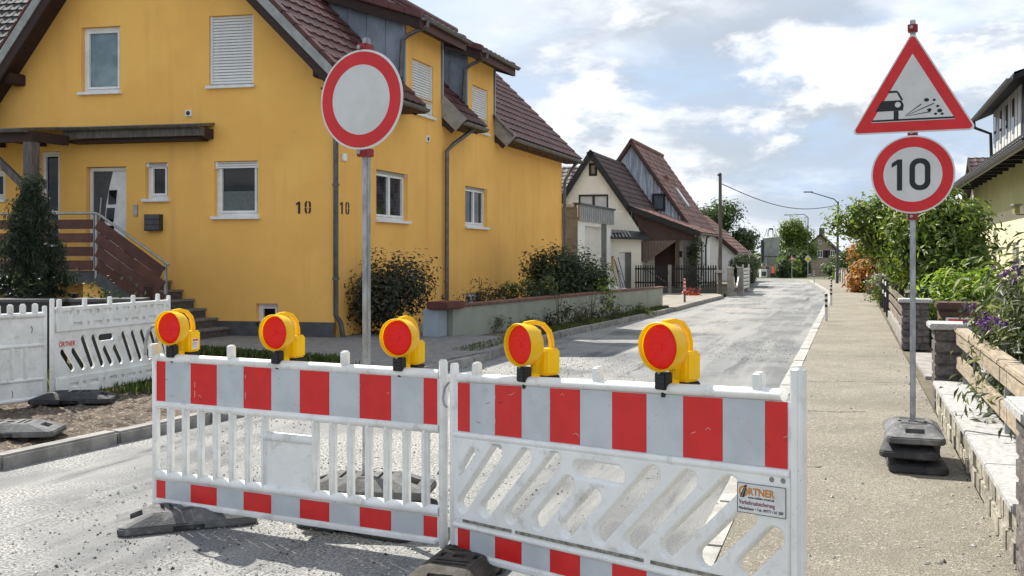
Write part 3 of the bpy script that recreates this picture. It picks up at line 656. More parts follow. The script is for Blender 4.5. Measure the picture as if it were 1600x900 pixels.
MB().prism([(1.848, .608), (1.868, .608), (1.878, .645), (1.866, .645)], -.0318, -.0312).build('print', 'sign_black', pl); MB().prism([(1.867, .648), (1.879, .648), (1.881, .657), (1.871, .657)], -.0318, -.0312).build('print', 'sign_black', pl)
MB().prism([(1.857, .61), (1.859, .61), (1.8725, .644), (1.8715, .644)], -.0325, -.032).build('print', 'label_white', pl)
o = obj('embossed_mark', text_mesh('nissen', .03, .09), 'white_plastic_b', B); o.location = (1.03, -.0262, .555)
# hanging hook between the two barriers, clasp at the far left post
mb = MB(); mb.tube([(.0, -.02, .99), (-.025, -.03, .96), (-.035, -.035, .90), (-.03, -.03, .87), (-.012, -.025, .855)], .006, 6).build('hook', 'galvanised', B, smooth=True)
mb = MB()
for y in (-.045, .045):
    mb.tube([(-.035, y, 1.02), (-.03, y, 1.10), (-.01, y, 1.17), (.02, y * .9, 1.20), (.045, y * .8, 1.205)], .011, 6)
mb.build('clasp', 'galvanised', A, smooth=True)
rg = random.Random(21)
for t_, x0_, x1_, dz in ((B, .07, 2.05, 0), (A, .05, 2.0, -.005)):
    for i in range(11):
        x = rg.uniform(x0_, x1_); z = rg.uniform(.75, .96) + dz; w = rg.uniform(.01, .05); s_ = rg.choice((-1, 1))
        MB().tube([(x, -.0172, z), (x + w * .5, -.0172, z + rg.uniform(-.002, .012)), (x + w, -.0172, z + s_ * rg.uniform(.0, .015))], [.0006, .0011, .0005], 4).build('scratch', rg.choice(('anthracite', 'plinth', 'sign_rim')), t_)
    for i in range(8):
        x = x0_ + .1 + .198 * (2 * (i % 5) + 1) - .001; z = rg.uniform(.75, .93) + dz
        MB().box(x - .0018, x + .0008, -.0172, -.0168, z, z + rg.uniform(.015, .05)).build('chip', 'sign_rim', t_)
# the right end of this barrier stands on the footway: its rails climb while its posts stay upright
KB = .12 / lb; B.rotation_euler[1] = 0; SHR = Matrix(((1, 0, 0, 0), (0, 1, 0, 0), (KB, 0, 1, 0), (0, 0, 0, 1)))
for ch in [o for o in bpy.data.objects if o.parent == B or (o.parent and o.parent.parent == B)]:
    if ch.data: ch.data.transform(SHR)
    ch.location.z += ch.location.x * KB
# ------------------------------------------------------------------ warning lamps
def make_lamp():
    t = thing('warning_lamp', 'lamp', 'warning lamp')
    c = (0, 0, .225)
    MB().lathe([(.103, -.046), (.1065, -.064), (.1095, -.067), (.1125, -.064), (.111, -.03), (.108, .0), (.100, .03), (.078, .05), (.045, .06)], 40, 'y', c, caps=False).build('housing', 'lamp_yellow', t, smooth=True)
    ln = MB().lathe([(.001, -.056), (.045, -.055), (.075, -.052), (.096, -.047), (.1015, -.042)], 40, 'y', c, caps=False).build('lens', 'lens_red', t, smooth=True)
    MB().lathe([(.001, -.058), (.018, -.0575), (.019, -.054)], 20, 'y', c, caps=False).build('lens_centre', 'lens_red', ln, smooth=True)
    mb = MB(); pth = [(0, -.02, .332), (0, .05, .338), (0, .11, .325), (0, .155, .285), (0, .172, .235), (0, .175, .185)]
    mb2 = []
    for i, p in enumerate(pth): mb2.append(Vector(p))
    vs = []; fs = []; w, h = .016, .011
    for i, p in enumerate(mb2):
        d = (mb2[min(i + 1, 5)] - mb2[max(i - 1, 0)]).normalized(); nn = Vector((0, -d.z, d.y)); X = Vector((1, 0, 0))
        vs += [p - X * w - nn * h, p + X * w - nn * h, p + X * w + nn * h, p - X * w + nn * h]
        if i: fs += [((i - 1) * 4 + k, (i - 1) * 4 + (k + 1) % 4, i * 4 + (k + 1) % 4, i * 4 + k) for k in range(4)]
    mb.add(vs, fs + [(0, 1, 2, 3), (20, 21, 22, 23)]); mb.build('handle', 'lamp_yellow', t, bevel=.004, smooth=True)
    MB().box(-.052, .052, .085, .195, .055, .195).build('battery_box', 'lamp_yellow', t, bevel=.012, seg=3, smooth=True)
    MB().box(-.05, .05, .087, .193, .032, .0545).build('base_cap', 'lamp_black', t, bevel=.006)
    MB().box(-.016, .016, .04, .09, .07, .30).build('bracket', 'lamp_yellow', t, bevel=.005)
    MB().box(-.012, .012, .030, .085, .005, .12).build('catch', 'lamp_yellow', t, bevel=.004)
    cl_ = MB().box(-.034, .026, -.045, .012, .03, .108).build('clamp', 'lamp_black', t, bevel=.004)
    for z in (.05, .07, .09): MB().box(-.031, .023, -.0475, -.0452, z - .002, z + .002).build('rib', 'anthracite', cl_)
    MB().lathe([(.009, -.052), (.009, -.045)], 8, 'y', (-.004, 0, .11)).build('bolt', 'steel', t); MB().lathe([(.004, .0838), (.004, .086)], 8, 'y', (-.02, 0, .068)).build('screw', 'lamp_black', t)
    MB().tube([(-.004, -.012, -.005), (-.004, -.012, .035)], .014, 8).build('peg', 'lamp_black', t)
    return t
def lens_material():
    m = bpy.data.materials.new('lens_red'); m.use_nodes = True; t = m.node_tree; n = t.nodes; L = t.links; b = n['Principled BSDF']
    b.inputs['Base Color'].default_value = (.92, .014, .012, 1); b.inputs['Roughness'].default_value = .16; b.inputs['Coat Weight'].default_value = 0; b.inputs['Specular IOR Level'].default_value = .22
    tcd = n.new('ShaderNodeTexCoord'); sp = n.new('ShaderNodeSeparateXYZ'); L.new(tcd.outputs['Object'], sp.inputs[0])
    def wv(o):
        a = n.new('ShaderNodeMath'); a.operation = 'MULTIPLY'; a.inputs[1].default_value = 2 * math.pi / .0095; L.new(o, a.inputs[0]); s = n.new('ShaderNodeMath'); s.operation = 'SINE'; L.new(a.outputs[0], s.inputs[0]); return s.outputs[0]
    ad = n.new('ShaderNodeMath'); ad.operation = 'ADD'; L.new(wv(sp.outputs[0]), ad.inputs[0]); L.new(wv(sp.outputs[2]), ad.inputs[1])
    bp = n.new('ShaderNodeBump'); bp.inputs['Strength'].default_value = .5; bp.inputs['Distance'].default_value = .0022; L.new(ad.outputs[0], bp.inputs['Height']); L.new(bp.outputs[0], b.inputs['Normal'])
    MATS['lens_red'] = m
lens_material()
lamp0 = make_lamp()
bpy.context.view_layer.update()
specs = [(A, .165, .985, 'lamp with a white sticker, at the left end of the left barrier'), (A, .985, .985, 'lamp in the middle of the left barrier'), (A, 1.825, .985, 'lamp at the right end of the left barrier'),
         (B, .585, .985, 'lamp on the left half of the slotted barrier'), (B, 1.455, .985, 'largest and nearest red warning lamp, on the right half of the slotted barrier')]
lamps = []
for i, (pn, x, z, lab) in enumerate(specs):
    l = lamp0 if i == 0 else copy_tree(lamp0, (0, 0, 0))
    l.location = pn.matrix_world @ Vector((x, 0, z + (KB * x if pn == B else 0))); l.rotation_euler = (0, 0, pn.rotation_euler[2] + R((2, -1, 1, -2, 1)[i])); l['label'] = 'yellow cased red ' + lab if not lab.startswith('largest') else lab; l.scale = (.94, .94, .94); l['group'] = 'red warning lamps on the barriers'; lamps.append(l)
st = MB().box(.0522, .0535, .11, .165, .075, .145).build('sticker', 'label_white', lamps[0]); MB().box(.0536, .0542, .113, .162, .128, .140).build('print', 'sign_red', st)
for z in (.12, .113, .105, .09): MB().box(.0536, .0541, .115, .155, z - .002, z).build('print', 'anthracite', st)
# ------------------------------------------------------------------ rubber feet
def foot_mesh(seed=0):
    lx, ly = .40, .20; vs = [(-lx, -ly), (lx, -ly), (lx, ly), (-lx, ly)]
    mb = MB(); mb.add([(-.40, -.17, 0), (-.36, -.2, 0), (.36, -.2, 0), (.40, -.17, 0), (.40, .17, 0), (.36, .2, 0), (-.36, .2, 0), (-.40, .17, 0),
                       (-.40, -.17, .045), (-.36, -.2, .045), (.36, -.2, .045), (.40, -.17, .045), (.40, .17, .045), (.36, .2, .045), (-.36, .2, .045), (-.40, .17, .045),
                       (-.20, -.11, .105), (-.18, -.125, .105), (.18, -.125, .105), (.20, -.11, .105), (.20, .11, .105), (.18, .125, .105), (-.18, .125, .105), (-.20, .11, .105)],
                      [tuple(range(7, -1, -1)), tuple(range(16, 24))] + [(k + i, k + (i + 1) % 8, k + 8 + (i + 1) % 8, k + 8 + i) for k in (0, 8) for i in range(8)])
    o = mb.build('foot', 'rubber', bevel=.008)
    cut = MB()
    for s in (-1, 1): cut.box(s * .29 - .035, s * .29 + .035, -.065, .065, .035, .2)
    for x in (-.14, -.09, .09, .14): cut.box(x - .011, x + .011, -.09, .09, .088, .2)
    cut.box(-.03, .03, -.032, .032, .02, .2)
    for y in (-.09, .09): cut.box(-.035, .035, y - .013, y + .013, .085, .2)
    for s in (-1, 1): cut.box(-.09, .09, s * .19 - .03, s * .19 + .03, -.02, .035)
    c = cut.build('cutter', 'rubber'); md = o.modifiers.new('b', 'BOOLEAN'); md.object = c; md.operation = 'DIFFERENCE'; md.solver = 'EXACT'
    dg = bpy.context.evaluated_depsgraph_get(); me = bpy.data.meshes.new_from_object(o.evaluated_get(dg)); me.name = 'base_plate'; me.materials.clear()
    bpy.data.objects.remove(o); bpy.data.objects.remove(c); return me
FM = foot_mesh()
def foot(loc, rz, mat, label, group='rubber base plates of the barriers and signs', tilt=0):
    me = FM.copy() if not FM.materials or FM.materials[0].name != mat else FM
    if me.materials: me.materials.clear()
    o = obj('base_plate', me, mat); o.location = loc; o.rotation_euler = (0, tilt, rz); return tag(o, label, 'base plate', group)
foot((-2.0, 6.1, .004), R(22), 'rubber_dusty', 'dusty grey rubber base plate under the left end of the left barrier')
foot((-.27, 5.08, .004), R(72), 'rubber_brown', 'brown muddy rubber base plate where the two striped barriers meet')
foot((-4.5, 10.2, .14), R(8), 'rubber', 'black rubber base plate lying under the white fence by the earth verge')
foot((-4.22, 8.35, .14), R(6), 'rubber_dusty', 'grey rubber base plate at the left picture edge beside the kerb')
foot((1.12, 3.72, .095), R(72), 'rubber', 'rubber base plate on the footway under the right end of the slotted barrier')
for i, (a, h, m_) in enumerate(((8, .0, 'rubber'), (-4, .105, 'rubber'), (5, .21, 'rubber_dusty'))):
    foot((2.99 + (.01, -.012, 0)[i], 7.4, .094 + h), R(68 + a * .6), m_, ('lowest', 'middle', 'topmost')[i] + ' of three black base plates stacked under the speed limit sign pole')
for i, (a, h, m_) in enumerate(((-26, .0, 'rubber'), (-18, .105, 'rubber'), (-6, .21, 'rubber_dusty'))):
    foot((-.88, 6.0, .004 + h), R(a), m_, ('lowest', 'middle', 'topmost')[i] + ' of three base plates stacked under the blank red ringed sign pole')
# ------------------------------------------------------------------ traffic signs
SROT = math.atan2(.40, .917)     # both signs face down the road towards the barrier
def sign_clamp(t, z, sz=.05):
    c = MB().box(-.035, .035, -.055, .03, z - sz / 2, z + sz / 2).build('clamp', 'red_paint', t, bevel=.004); MB().lathe([(.012, -.072), (.012, -.055)], 8, 'y', (-.008, 0, z)).build('bolt', 'steel', c)
def disc(t, z, r=.3):
    p = MB().lathe([(r - .004, -.058), (r, -.057), (r, -.05), (r - .004, -.049)], 72, 'y', (0, 0, z)).build('plate', 'sign_rim', t, smooth=True)
    obj('red_ring', plate('red_ring', circ(0, z, r * .958, 72), [circ(0, z, r * .70, 72)], .001), 'sign_red', p).location.y = -.0592
    MB().lathe([(r * .7, -.0592), (r * .7, -.0584)], 72, 'y', (0, 0, z)).build('white_field', 'sign_white', p); return p
S1 = thing('traffic_sign', 'blank white round sign with red ring on a galvanised pole behind the left barrier', 'road sign', (-.88, 6.0, .02), -SROT + R(-4), 'temporary road signs')
MB().box(-.02, .02, -.02, .02, .0, 2.94).build('pole', 'galvanised', S1, bevel=.005)
disc(S1, 2.56); sign_clamp(S1, 2.875); sign_clamp(S1, 2.245)
S2 = thing('traffic_sign', 'loose chippings warning triangle above a speed limit 10 disc on one pole on the footway', 'road sign', (2.99, 7.4, .1), -SROT, 'temporary road signs')
MB().box(-.02, .02, -.02, .02, .1, 3.30).build('pole', 'galvanised', S2, bevel=.005)
d10 = disc(S2, 2.145, .29); sign_clamp(S2, 1.835); sign_clamp(S2, 2.455); sign_clamp(S2, 3.235)
k = .29 / .3; z0 = 2.145; y = -.0602
MB().prism([(-.112 * k, z0 - .122 * k), (-.074 * k, z0 - .122 * k), (-.074 * k, z0 + .118 * k), (-.106 * k, z0 + .118 * k), (-.150 * k, z0 + .088 * k), (-.150 * k, z0 + .055 * k), (-.112 * k, z0 + .078 * k)], y, y + .0006).build('digit', 'sign_black', d10)
o = obj('digit', plate('digit', rrect(-.022 * k, .126 * k, z0 - .122 * k, z0 + .122 * k, .068 * k, 8), [rrect(.017 * k, .087 * k, z0 - .084 * k, z0 + .084 * k, .034 * k, 8)], .0008), 'sign_black', d10); o.location.y = y
def tri(off, r):
    """equilateral triangle 0.9 m, inset by off, corners rounded by r"""
    c = Vector((0, .26)); Rr = .52 - 2 * off; out = []
    for a in (90, 210, 330):
        p = c + Vector((math.cos(R(a)), math.sin(R(a)))) * (Rr - 2 * r)
        for q in (-60, -30, 0, 30, 60): out.append((p.x + r * math.cos(R(a + q)), p.y + r * math.sin(R(a + q))))
    return out
TZ = 2.455; s = .97
def tz(pts): return [(x * s, TZ + z * s) for x, z in pts]
tp = obj('plate', plate('plate', tz(tri(0, .03)), [], .008, .002), 'sign_rim', S2); tp.location.y = -.054
obj('red_border', plate('red_border', tz(tri(.012, .022)), [tz(tri(.088, .002))], .001), 'sign_red', tp).location.y = -.0052
obj('white_field', plate('white_field', tz(tri(.0885, .002)), [], .0008), 'sign_white', tp).location.y = -.0050
def ink(pts, nm='symbol', m_='sign_black', y=-.0068): MB().prism(tz(pts), y, y + .0006).build(nm, m_, tp)
ink([(-.268, .172), (-.068, .172), (-.062, .215), (-.08, .252), (-.222, .252)]); ink([(-.135, .10), (-.10, .10), (-.10, .171), (-.135, .171)]); ink([(-.295, .094), (.295, .094), (.29, .108), (-.287, .108)])
ink([(-.176, .327), (-.112, .327), (-.1, .316), (-.066, .253), (-.084, .253), (-.112, .311), (-.17, .311)]); ink(circ(-.105, .218, .021, 18), 'headlight', 'sign_white', -.0078)
def streak(a, b, w):
    a = Vector(a); b = Vector(b); n = (b - a).normalized(); n = Vector((-n.y, n.x)) * w; ink([tuple(a - n * .4), tuple(b - n), tuple(b + n), tuple(a + n * .4)])
streak((-.052, .132), (.062, .214), .004); streak((-.03, .138), (.15, .214), .004); streak((-.05, .127), (.125, .152), .0035)
for x, z, r in ((.098, .243, .014), (.152, .24, .009), (.176, .192, .009), (.118, .166, .012), (.19, .157, .014), (.162, .134, .009), (.207, .132, .009)): ink(circ(x, z, r, 14, r * 1.3))
# ------------------------------------------------------------------ white site fence at the left
D, ld = panel_at((-4.80, 10.32), (-4.22, 12.2), .1, .1, 'site_fence_panel', 'white plastic fence panel with slanted slots and small red lettering', 'fence panel', 'plain white fence panels on the verge')
dslots = []
for i in range(11):
    x = .16 + i * .163
    if i in (4, 5): dslots.append(((x + .10, .34), (x, .50)))
    elif i in (0, 1): dslots.append(((x + .14, .34), (x, .52)))
    else: dslots.append(((x + .12, .34), (x - .02, .64)))
dslots.append(((.74, .63), (.92, .63)))
obj('slotted_board', plate('slotted_board', [(.04, .05), (1.95, .05), (1.95, 1.0), (.04, 1.0)], [capsule(a, b, .036) for a, b in dslots], .03, .006), 'white_plastic', D)
dim = []
for i in range(6):
    for zc, sh in ((.93, 0), (.80, .16), (.16, .1)):
        x = .14 + i * .31 + sh
        if x < 1.75: dim += [rrect(x, x + .13, zc - .022, zc + .022, .01, 2)]
        if x + .22 < 1.88: dim += [circ(x + .22, zc, .026, 12)]
for z0_, z1_ in ((.74, .995), (.06, .25)):
    o = obj('dimpled_face', plate('dimpled_face', [(.045, z0_), (1.945, z0_), (1.945, z1_), (.045, z1_)], [d_ for d_ in dim if z0_ < d_[0][1] < z1_], .02, .004), 'white_plastic', D); o.location.y = -.0245
post(D, .02, 0, 1.09); post(D, 1.96, 0, 1.05); top_tabs(D, (.12, .5, .9, 1.3, 1.75), .99, .09)
o = obj('print', text_mesh('\u00d6RTNER', .075, .24, .001), 'sign_red', D); o.location = (.1, -.017, .58)
E_, le = panel_at((-6.0, 8.66), (-4.83, 10.28), .1, .1, 'site_fence_panel', 'white plastic fence panel with toothed top and ribs at the left picture edge', 'fence panel', 'plain white fence panels on the verge')
MB().box(.04, le - .03, -.008, .008, .05, .93).build('board', 'white_plastic', E_); post(E_, .02, 0, 1.02); post(E_, le - .015, 0, 1.02)
hrail(E_, .03, le - .02, .93, .03, name='top_rail'); hrail(E_, .03, le - .02, .62, .022, name='middle_rail'); hrail(E_, .03, le - .02, .27, .022, name='lower_rail'); hrail(E_, .03, le - .02, .07, .025, name='foot_rail')
rib_me = MB().box(-.022, .022, -.028, .012, .28, .61).mesh('rib', .012, True)
for i in range(13):
    x = .1 + i * .14
    if 5 <= i <= 6: continue
    shared('rib', rib_me, 'white_plastic', E_, (x, 0, 0))
for i in range(15): MB().box(.06 + i * .128, .12 + i * .128, -.02, .02, .95, 1.05).build('tooth', 'white_plastic', E_, bevel=.012)
MB().box(.78, 1.02, -.03, .0, .36, .5).build('blank_board', 'white_plastic', E_, bevel=.006)
for i in range(16):
    x = random.uniform(.15, 1.85); z = random.choice((.72, .82, .18)); MB().tube([(x, -.0095, z), (x + .012, -.0095, z - .03), (x + .004, -.0095, z - .07)], .003, 4).build('scratch', 'anthracite', E_)
# ------------------------------------------------------------------ yellow house (gable towards us, eaves and dormers along the road)
HC = Vector((-3.228, 18.0, 0)); HU = Vector((-.979, .203, 0)); HV = Vector((.332, .943, 0)); UP = Vector((0, 0, 1))
H = thing('yellow_house', 'large yellow rendered house with dark red tiled roof, dormers and outside stairs', 'house', HC)
def FG(a, d, z): return HU * a + HV * d + UP * z          # gable: a to the left, d inward
def FS(a, d, z): return HV * a + HU * d + UP * z          # street side: a away from us, d inward
EZ, SL, RS = 4.72, 1.015, 3.75                            # roof height at s=-.5, right slope, ridge position
def rz_(s): return EZ + (s + .5) * SL if s <= RS else EZ + (RS + .5) * SL - (s - RS) * 1.33
RIDGE = rz_(RS)
gh = [(4.32, 5.15, 4.76, 6.01), (1.58, 2.47, 4.79, 6.10), (1.49, 2.37, 2.36, 3.39), (3.32, 3.79, 2.70, 3.39), (4.19, 5.05, 1.35, 3.33), (5.62, 6.08, 1.75, 3.65), (6.82, 7.6, 2.73, 3.30), (1.10, 1.53, .34, .75)]
n1 = Vector(FG(-SL, 0, 0)) ; 
cl_r = (FG(RS, 0, RIDGE - .16), (-(HU * SL) + UP * 1.0)); cl_l = (FG(RS, 0, RIDGE - .16), (HU * 1.33 + UP))
wall(H, 'gable_wall', 'yellow_render', FG, 0, 8.6, .42, 9.2, [h for h in gh if h[3] > 1] + [(1.10, 1.53, .419, .75)], .16, clips=[cl_r, cl_l])
MB(FG).box(.0, 1.1, -.02, .06, .05, .42).build('plinth', 'plinth', H); MB(FG).box(1.53, 8.6, -.02, .06, .05, .42).build('plinth', 'plinth', H); MB(FG).box(1.1, 1.53, -.02, .06, .05, .335).build('plinth', 'plinth', H)
LEN = 14.5; DR = [(2.94, 4.89), (6.41, 8.32)]
wall(H, 'street_wall', 'yellow_render', FS, 0, LEN, .1, 5.06, [(1.66, 3.10, 2.35, 3.34), (6.32, 7.80, 2.34, 3.32), (6.32, 7.62, .29, .72), (3.32, 4.42, 4.70, 5.061), (6.78, 7.85, 4.73, 5.061)], .16)
for (t0, t1), (w0, w1, q0, q1) in zip(DR, ((3.32, 4.42, 4.70, 5.85), (6.78, 7.85, 4.73, 5.85))):
    wall(H, 'dormer_front', 'yellow_render', FS, t0, t1, 5.06, 6.5, [(w0, w1, 5.059, q1)], .16)
    window(H, FS, w0, w1, q0, q1, .12, 1, shutter=.98)
MB(FS).add([(LEN, 0, .1), (LEN, 8.6, .1), (LEN, 8.6, 5), (LEN, 3.75, 8.8), (LEN, 0, 5)], [(0, 1, 2, 3, 4)]).build('rear_gable', 'yellow_render', H)
# windows
window(H, FG, *gh[0][:4], pane='glass_pale'); window(H, FG, *gh[1][:4], shutter=.97)
o = window(H, FG, *gh[2][:4], shutter=.13, curtain=.45); window(H, FG, *gh[3][:4], shutter=.12); window(H, FG, *gh[6][:4]); window(H, FG, *gh[7][:4], sill=False, fw=.05)
window(H, FS, 1.66, 3.10, 2.35, 3.34, sash=2, pane='glass_mid', shutter=.06); window(H, FS, 6.32, 7.80, 2.34, 3.32, sash=2, shutter=.06); window(H, FS, 6.32, 7.62, .29, .72, sash=2, sill=False)
tw = window(H, FG, *gh[5][:4], sill=False, fw=.05); MB(FG).box(5.67, 6.03, .07, .15, 2.42, 2.50).build('transom', 'white_pvc', tw)
# front door: grey left part, white curved leaf with three glass squares
dr = MB(FG).box(4.195, 5.045, .14, .18, 1.36, 3.325).build('door', 'white_pvc', H)
MB(FG).box(4.2, 4.26, .1, .14, 1.36, 3.32).build('door_frame', 'shutter', dr); MB(FG).box(4.99, 5.04, .1, .14, 1.36, 3.32).build('door_frame', 'shutter', dr); MB(FG).box(4.26, 4.99, .1, .14, 3.26, 3.32).build('door_frame', 'shutter', dr)
gp = [(4.985, 1.37), (4.985, 3.25)] + [(4.985 - .41 * (i / 10) ** 1.6 - .0, 3.25 - 0 * i) for i in range(0)] + [(4.58, 3.25), (4.66, 2.95), (4.73, 2.6), (4.765, 2.2), (4.77, 1.8), (4.76, 1.37)]
MB(FG).prism(gp, .131, .139).build('grey_panel', 'plinth', dr)
for z0_, x0_ in ((2.62, 4.52), (2.28, 4.57), (1.94, 4.585)):
    MB(FG).prism([(x0_, z0_), (x0_ + .16, z0_), (x0_ + .135, z0_ + .27), (x0_ - .03, z0_ + .27)], .126, .1385).build('door_pane', 'glass_dark', dr)
MB(FG).tube([(4.84, .1, 1.85), (4.835, .095, 2.3), (4.80, .1, 2.75)], .014, 6).build('handle', 'steel', dr)
# street numbers painted on the corner
for F_, xs, m0 in ((FG, (.43, .75), -1), (FS, (.2, .58), 1)):
    w = xs[1] - xs[0]; x0_ = xs[1] if m0 < 0 else xs[0]; s_ = -1 if m0 < 0 else 1
    a = x0_ + s_ * w * .06
    MB(F_).prism([(a + s_ * w * .10, 2.40), (a + s_ * w * .24, 2.40), (a + s_ * w * .24, 2.62), (a + s_ * w * .10, 2.62), (a - s_ * w * .02, 2.585), (a - s_ * w * .02, 2.555), (a + s_ * w * .10, 2.575)], -.006, -.002).build('number', 'cap_red_dark', H)
    c = x0_ + s_ * w * .76; ow, iw = w * .19, w * .07
    for z0_, z1_, sg in ((2.52, 2.63, 1), (2.40, 2.51, -1)):
        for q in (-1, 1):
            lo, hi = (z0_, z1_)
            if sg > 0: P_ = [(c + q * ow, lo), (c + q * ow, hi - .04), (c + q * ow * .55, hi), (c + q * .012, hi), (c + q * .012, hi - .03), (c + q * iw, hi - .045), (c + q * iw, lo)]
            else: P_ = [(c + q * ow, hi), (c + q * ow, lo + .04), (c + q * ow * .55, lo), (c + q * .012, lo), (c + q * .012, lo + .03), (c + q * iw, lo + .045), (c + q * iw, hi)]
            MB(F_).prism(P_, -.006, -.002).build('number', 'cap_red_dark', H)
# small wall fittings
v_ = MB(FG).box(2.82, 2.95, -.025, 0, 4.24, 4.36).build('vent', 'shutter', H); MB(FG).lathe([(.04, -.032), (.04, -.026)], 14, 'y', (2.885, 0, 4.30)).build('vent_hole', 'anthracite', v_)
v_ = MB(FS).box(4.01, 4.18, -.025, 0, 4.13, 4.27).build('vent', 'shutter', H); MB(FS).lathe([(.045, -.032), (.045, -.026)], 14, 'y', (4.095, 0, 4.2)).build('vent_hole', 'anthracite', v_)
MB(FS).box(.26, .42, -.04, 0, 3.38, 3.52).build('sensor_box', 'white_pvc', H, bevel=.01); MB(FG).box(3.94, 4.02, -.03, 0, 2.38, 2.60).build('intercom', 'steel', H, bevel=.005)
lbx = MB(FG).box(3.42, 3.74, -.10, 0, 2.10, 2.41).build('letterbox', 'anthracite', H)
for z in (2.12, 2.22, 2.32): MB(FG).box(3.43, 3.73, -.112, -.102, z, z + .085).build('flap', 'plinth', lbx)
# roof
ov = .5
def rp(a, b, h):   # street slope: a along the street, b up slope, h off the plane
    k = 1 / math.sqrt(1 + SL * SL); s = -.5 + b * k - h * SL * k; return HV * a + HU * s + UP * (EZ + b * SL * k + h * k)
LS = (RS + .5) * math.sqrt(1 + SL * SL)
def dorm(a): return any(t0 - .02 < a < t1 + .02 for t0, t1 in DR)
SD = 2.16; bD = (SD + .5) * math.sqrt(1 + SL * SL)
RF = MB(lambda a, b, h: rp(a, b, h)).box(-ov, LEN + ov, bD, LS, -.12, -.01)
for a0, a1 in ((-ov, DR[0][0]), (DR[0][1], DR[1][0]), (DR[1][1], LEN + ov)): RF.box(a0, a1, 0, bD - .002, -.12, -.01)
roof = RF.build('roof', 'dark_brown_wood', H)
tiles(roof, 'roof_tiles', 'tile_red_dark', rp, -ov, LEN + ov, 0, LS, .30, .34, skip=lambda a, b: b < bD and dorm(a))
def lp(a, b, h):
    k = 1 / math.sqrt(1 + 1.33 ** 2); s = RS + b * k + h * 1.33 * k; return HV * a + HU * s + UP * (RIDGE - b * 1.33 * k + h * k)
LL = 5.0 * math.sqrt(1 + 1.33 ** 2)
MB(lp).box(-ov, LEN + ov, 0, LL, -.12, -.01).build('roof_slope', 'dark_brown_wood', roof); tiles(roof, 'roof_tiles', 'tile_red_dark', lambda a, b, h: lp(a, LL - b, h), -ov, LEN + ov, 0, LL, .30, .34)
# verge: flashing strip, dark barge board and verge tiles, one by one
MB(rp).box(-ov - .05, -ov + .0, -.03, LS + .02, -.30, -.05).build('barge_board', 'dark_brown_wood', roof); MB(rp).box(-ov - .075, -ov - .052, -.04, LS + .02, -.15, .0).build('verge_flashing', 'zinc_light', roof)
MB(lp).box(-ov - .05, -ov + .0, -.02, LL, -.30, -.05).build('barge_board', 'dark_brown_wood', roof); MB(lp).box(-ov - .075, -ov - .052, -.02, LL, -.15, .0).build('verge_flashing', 'zinc_light', roof)
for i in range(int(LS / .34)): MB(rp).box(-ov - .085, -ov + .16, i * .34 + .004, i * .34 + .345, .0, .075).build('verge_tile', 'tile_verge', roof, bevel=.02)
for i in range(int(LL / .34)): MB(lp).box(-ov - .085, -ov + .16, i * .34 + .004, i * .34 + .345, .0, .075).build('verge_tile', 'tile_verge', roof, bevel=.02)
MB().tube([rp(-ov - .05, LS, .06), rp(LEN + ov, LS, .06)], .11, 8).build('ridge_cap', 'tile_verge', roof)
# soffit and purlin ends under the gable overhang
for s in (.1, ): MB(FG).box(s - .09, s + .09, -.42, 0, rz_(s) - .52, rz_(s) - .30).build('purlin_end', 'dark_brown_wood', roof, bevel=.02)
MB(FG).box(6.35, 6.55, -.42, 0, rz_(6.45) - .52, rz_(6.45) - .30).build('purlin_end', 'dark_brown_wood', roof, bevel=.02)
# eaves: gutters, rafter tails, side flashings
segs = [(-ov, DR[0][0] - .02), (DR[0][1] + .02, DR[1][0] - .02), (DR[1][1] + .02, LEN + ov)]
for i, (a0, a1) in enumerate(segs):
    gutter(roof, rp(a0 + .02, -.05, -.03), rp(a1 - .02, -.05, -.03), -HU)
    n = max(2, int((a1 - a0) / .55))
    for j in range(n):
        a = a0 + .12 + (a1 - a0 - .24) * j / (n - 1)
        MB().hexa([rp(a - .05, .02, -.13), rp(a + .05, .02, -.13), rp(a + .05, .72, -.13), rp(a - .05, .72, -.13), rp(a - .05, .02, -.27), rp(a + .05, .02, -.27), rp(a + .05, .72, -.27), rp(a - .05, .72, -.27)]).build('rafter_tail', 'dark_brown_wood', roof)
    MB(FS).box(a0 + .02, a1 - .02, -.49, .0, 4.58, 4.61).build('soffit', 'dark_brown_wood', roof)
    if i: MB(rp).box(a0 - .03, a0 - .005, -.06, .95, -.30, .07).build('side_flashing', 'zinc_light', roof); MB(rp).box(a0 - .004, a0 + .03, -.02, .8, -.42, -.30).build('fascia', 'dark_brown_wood', roof)
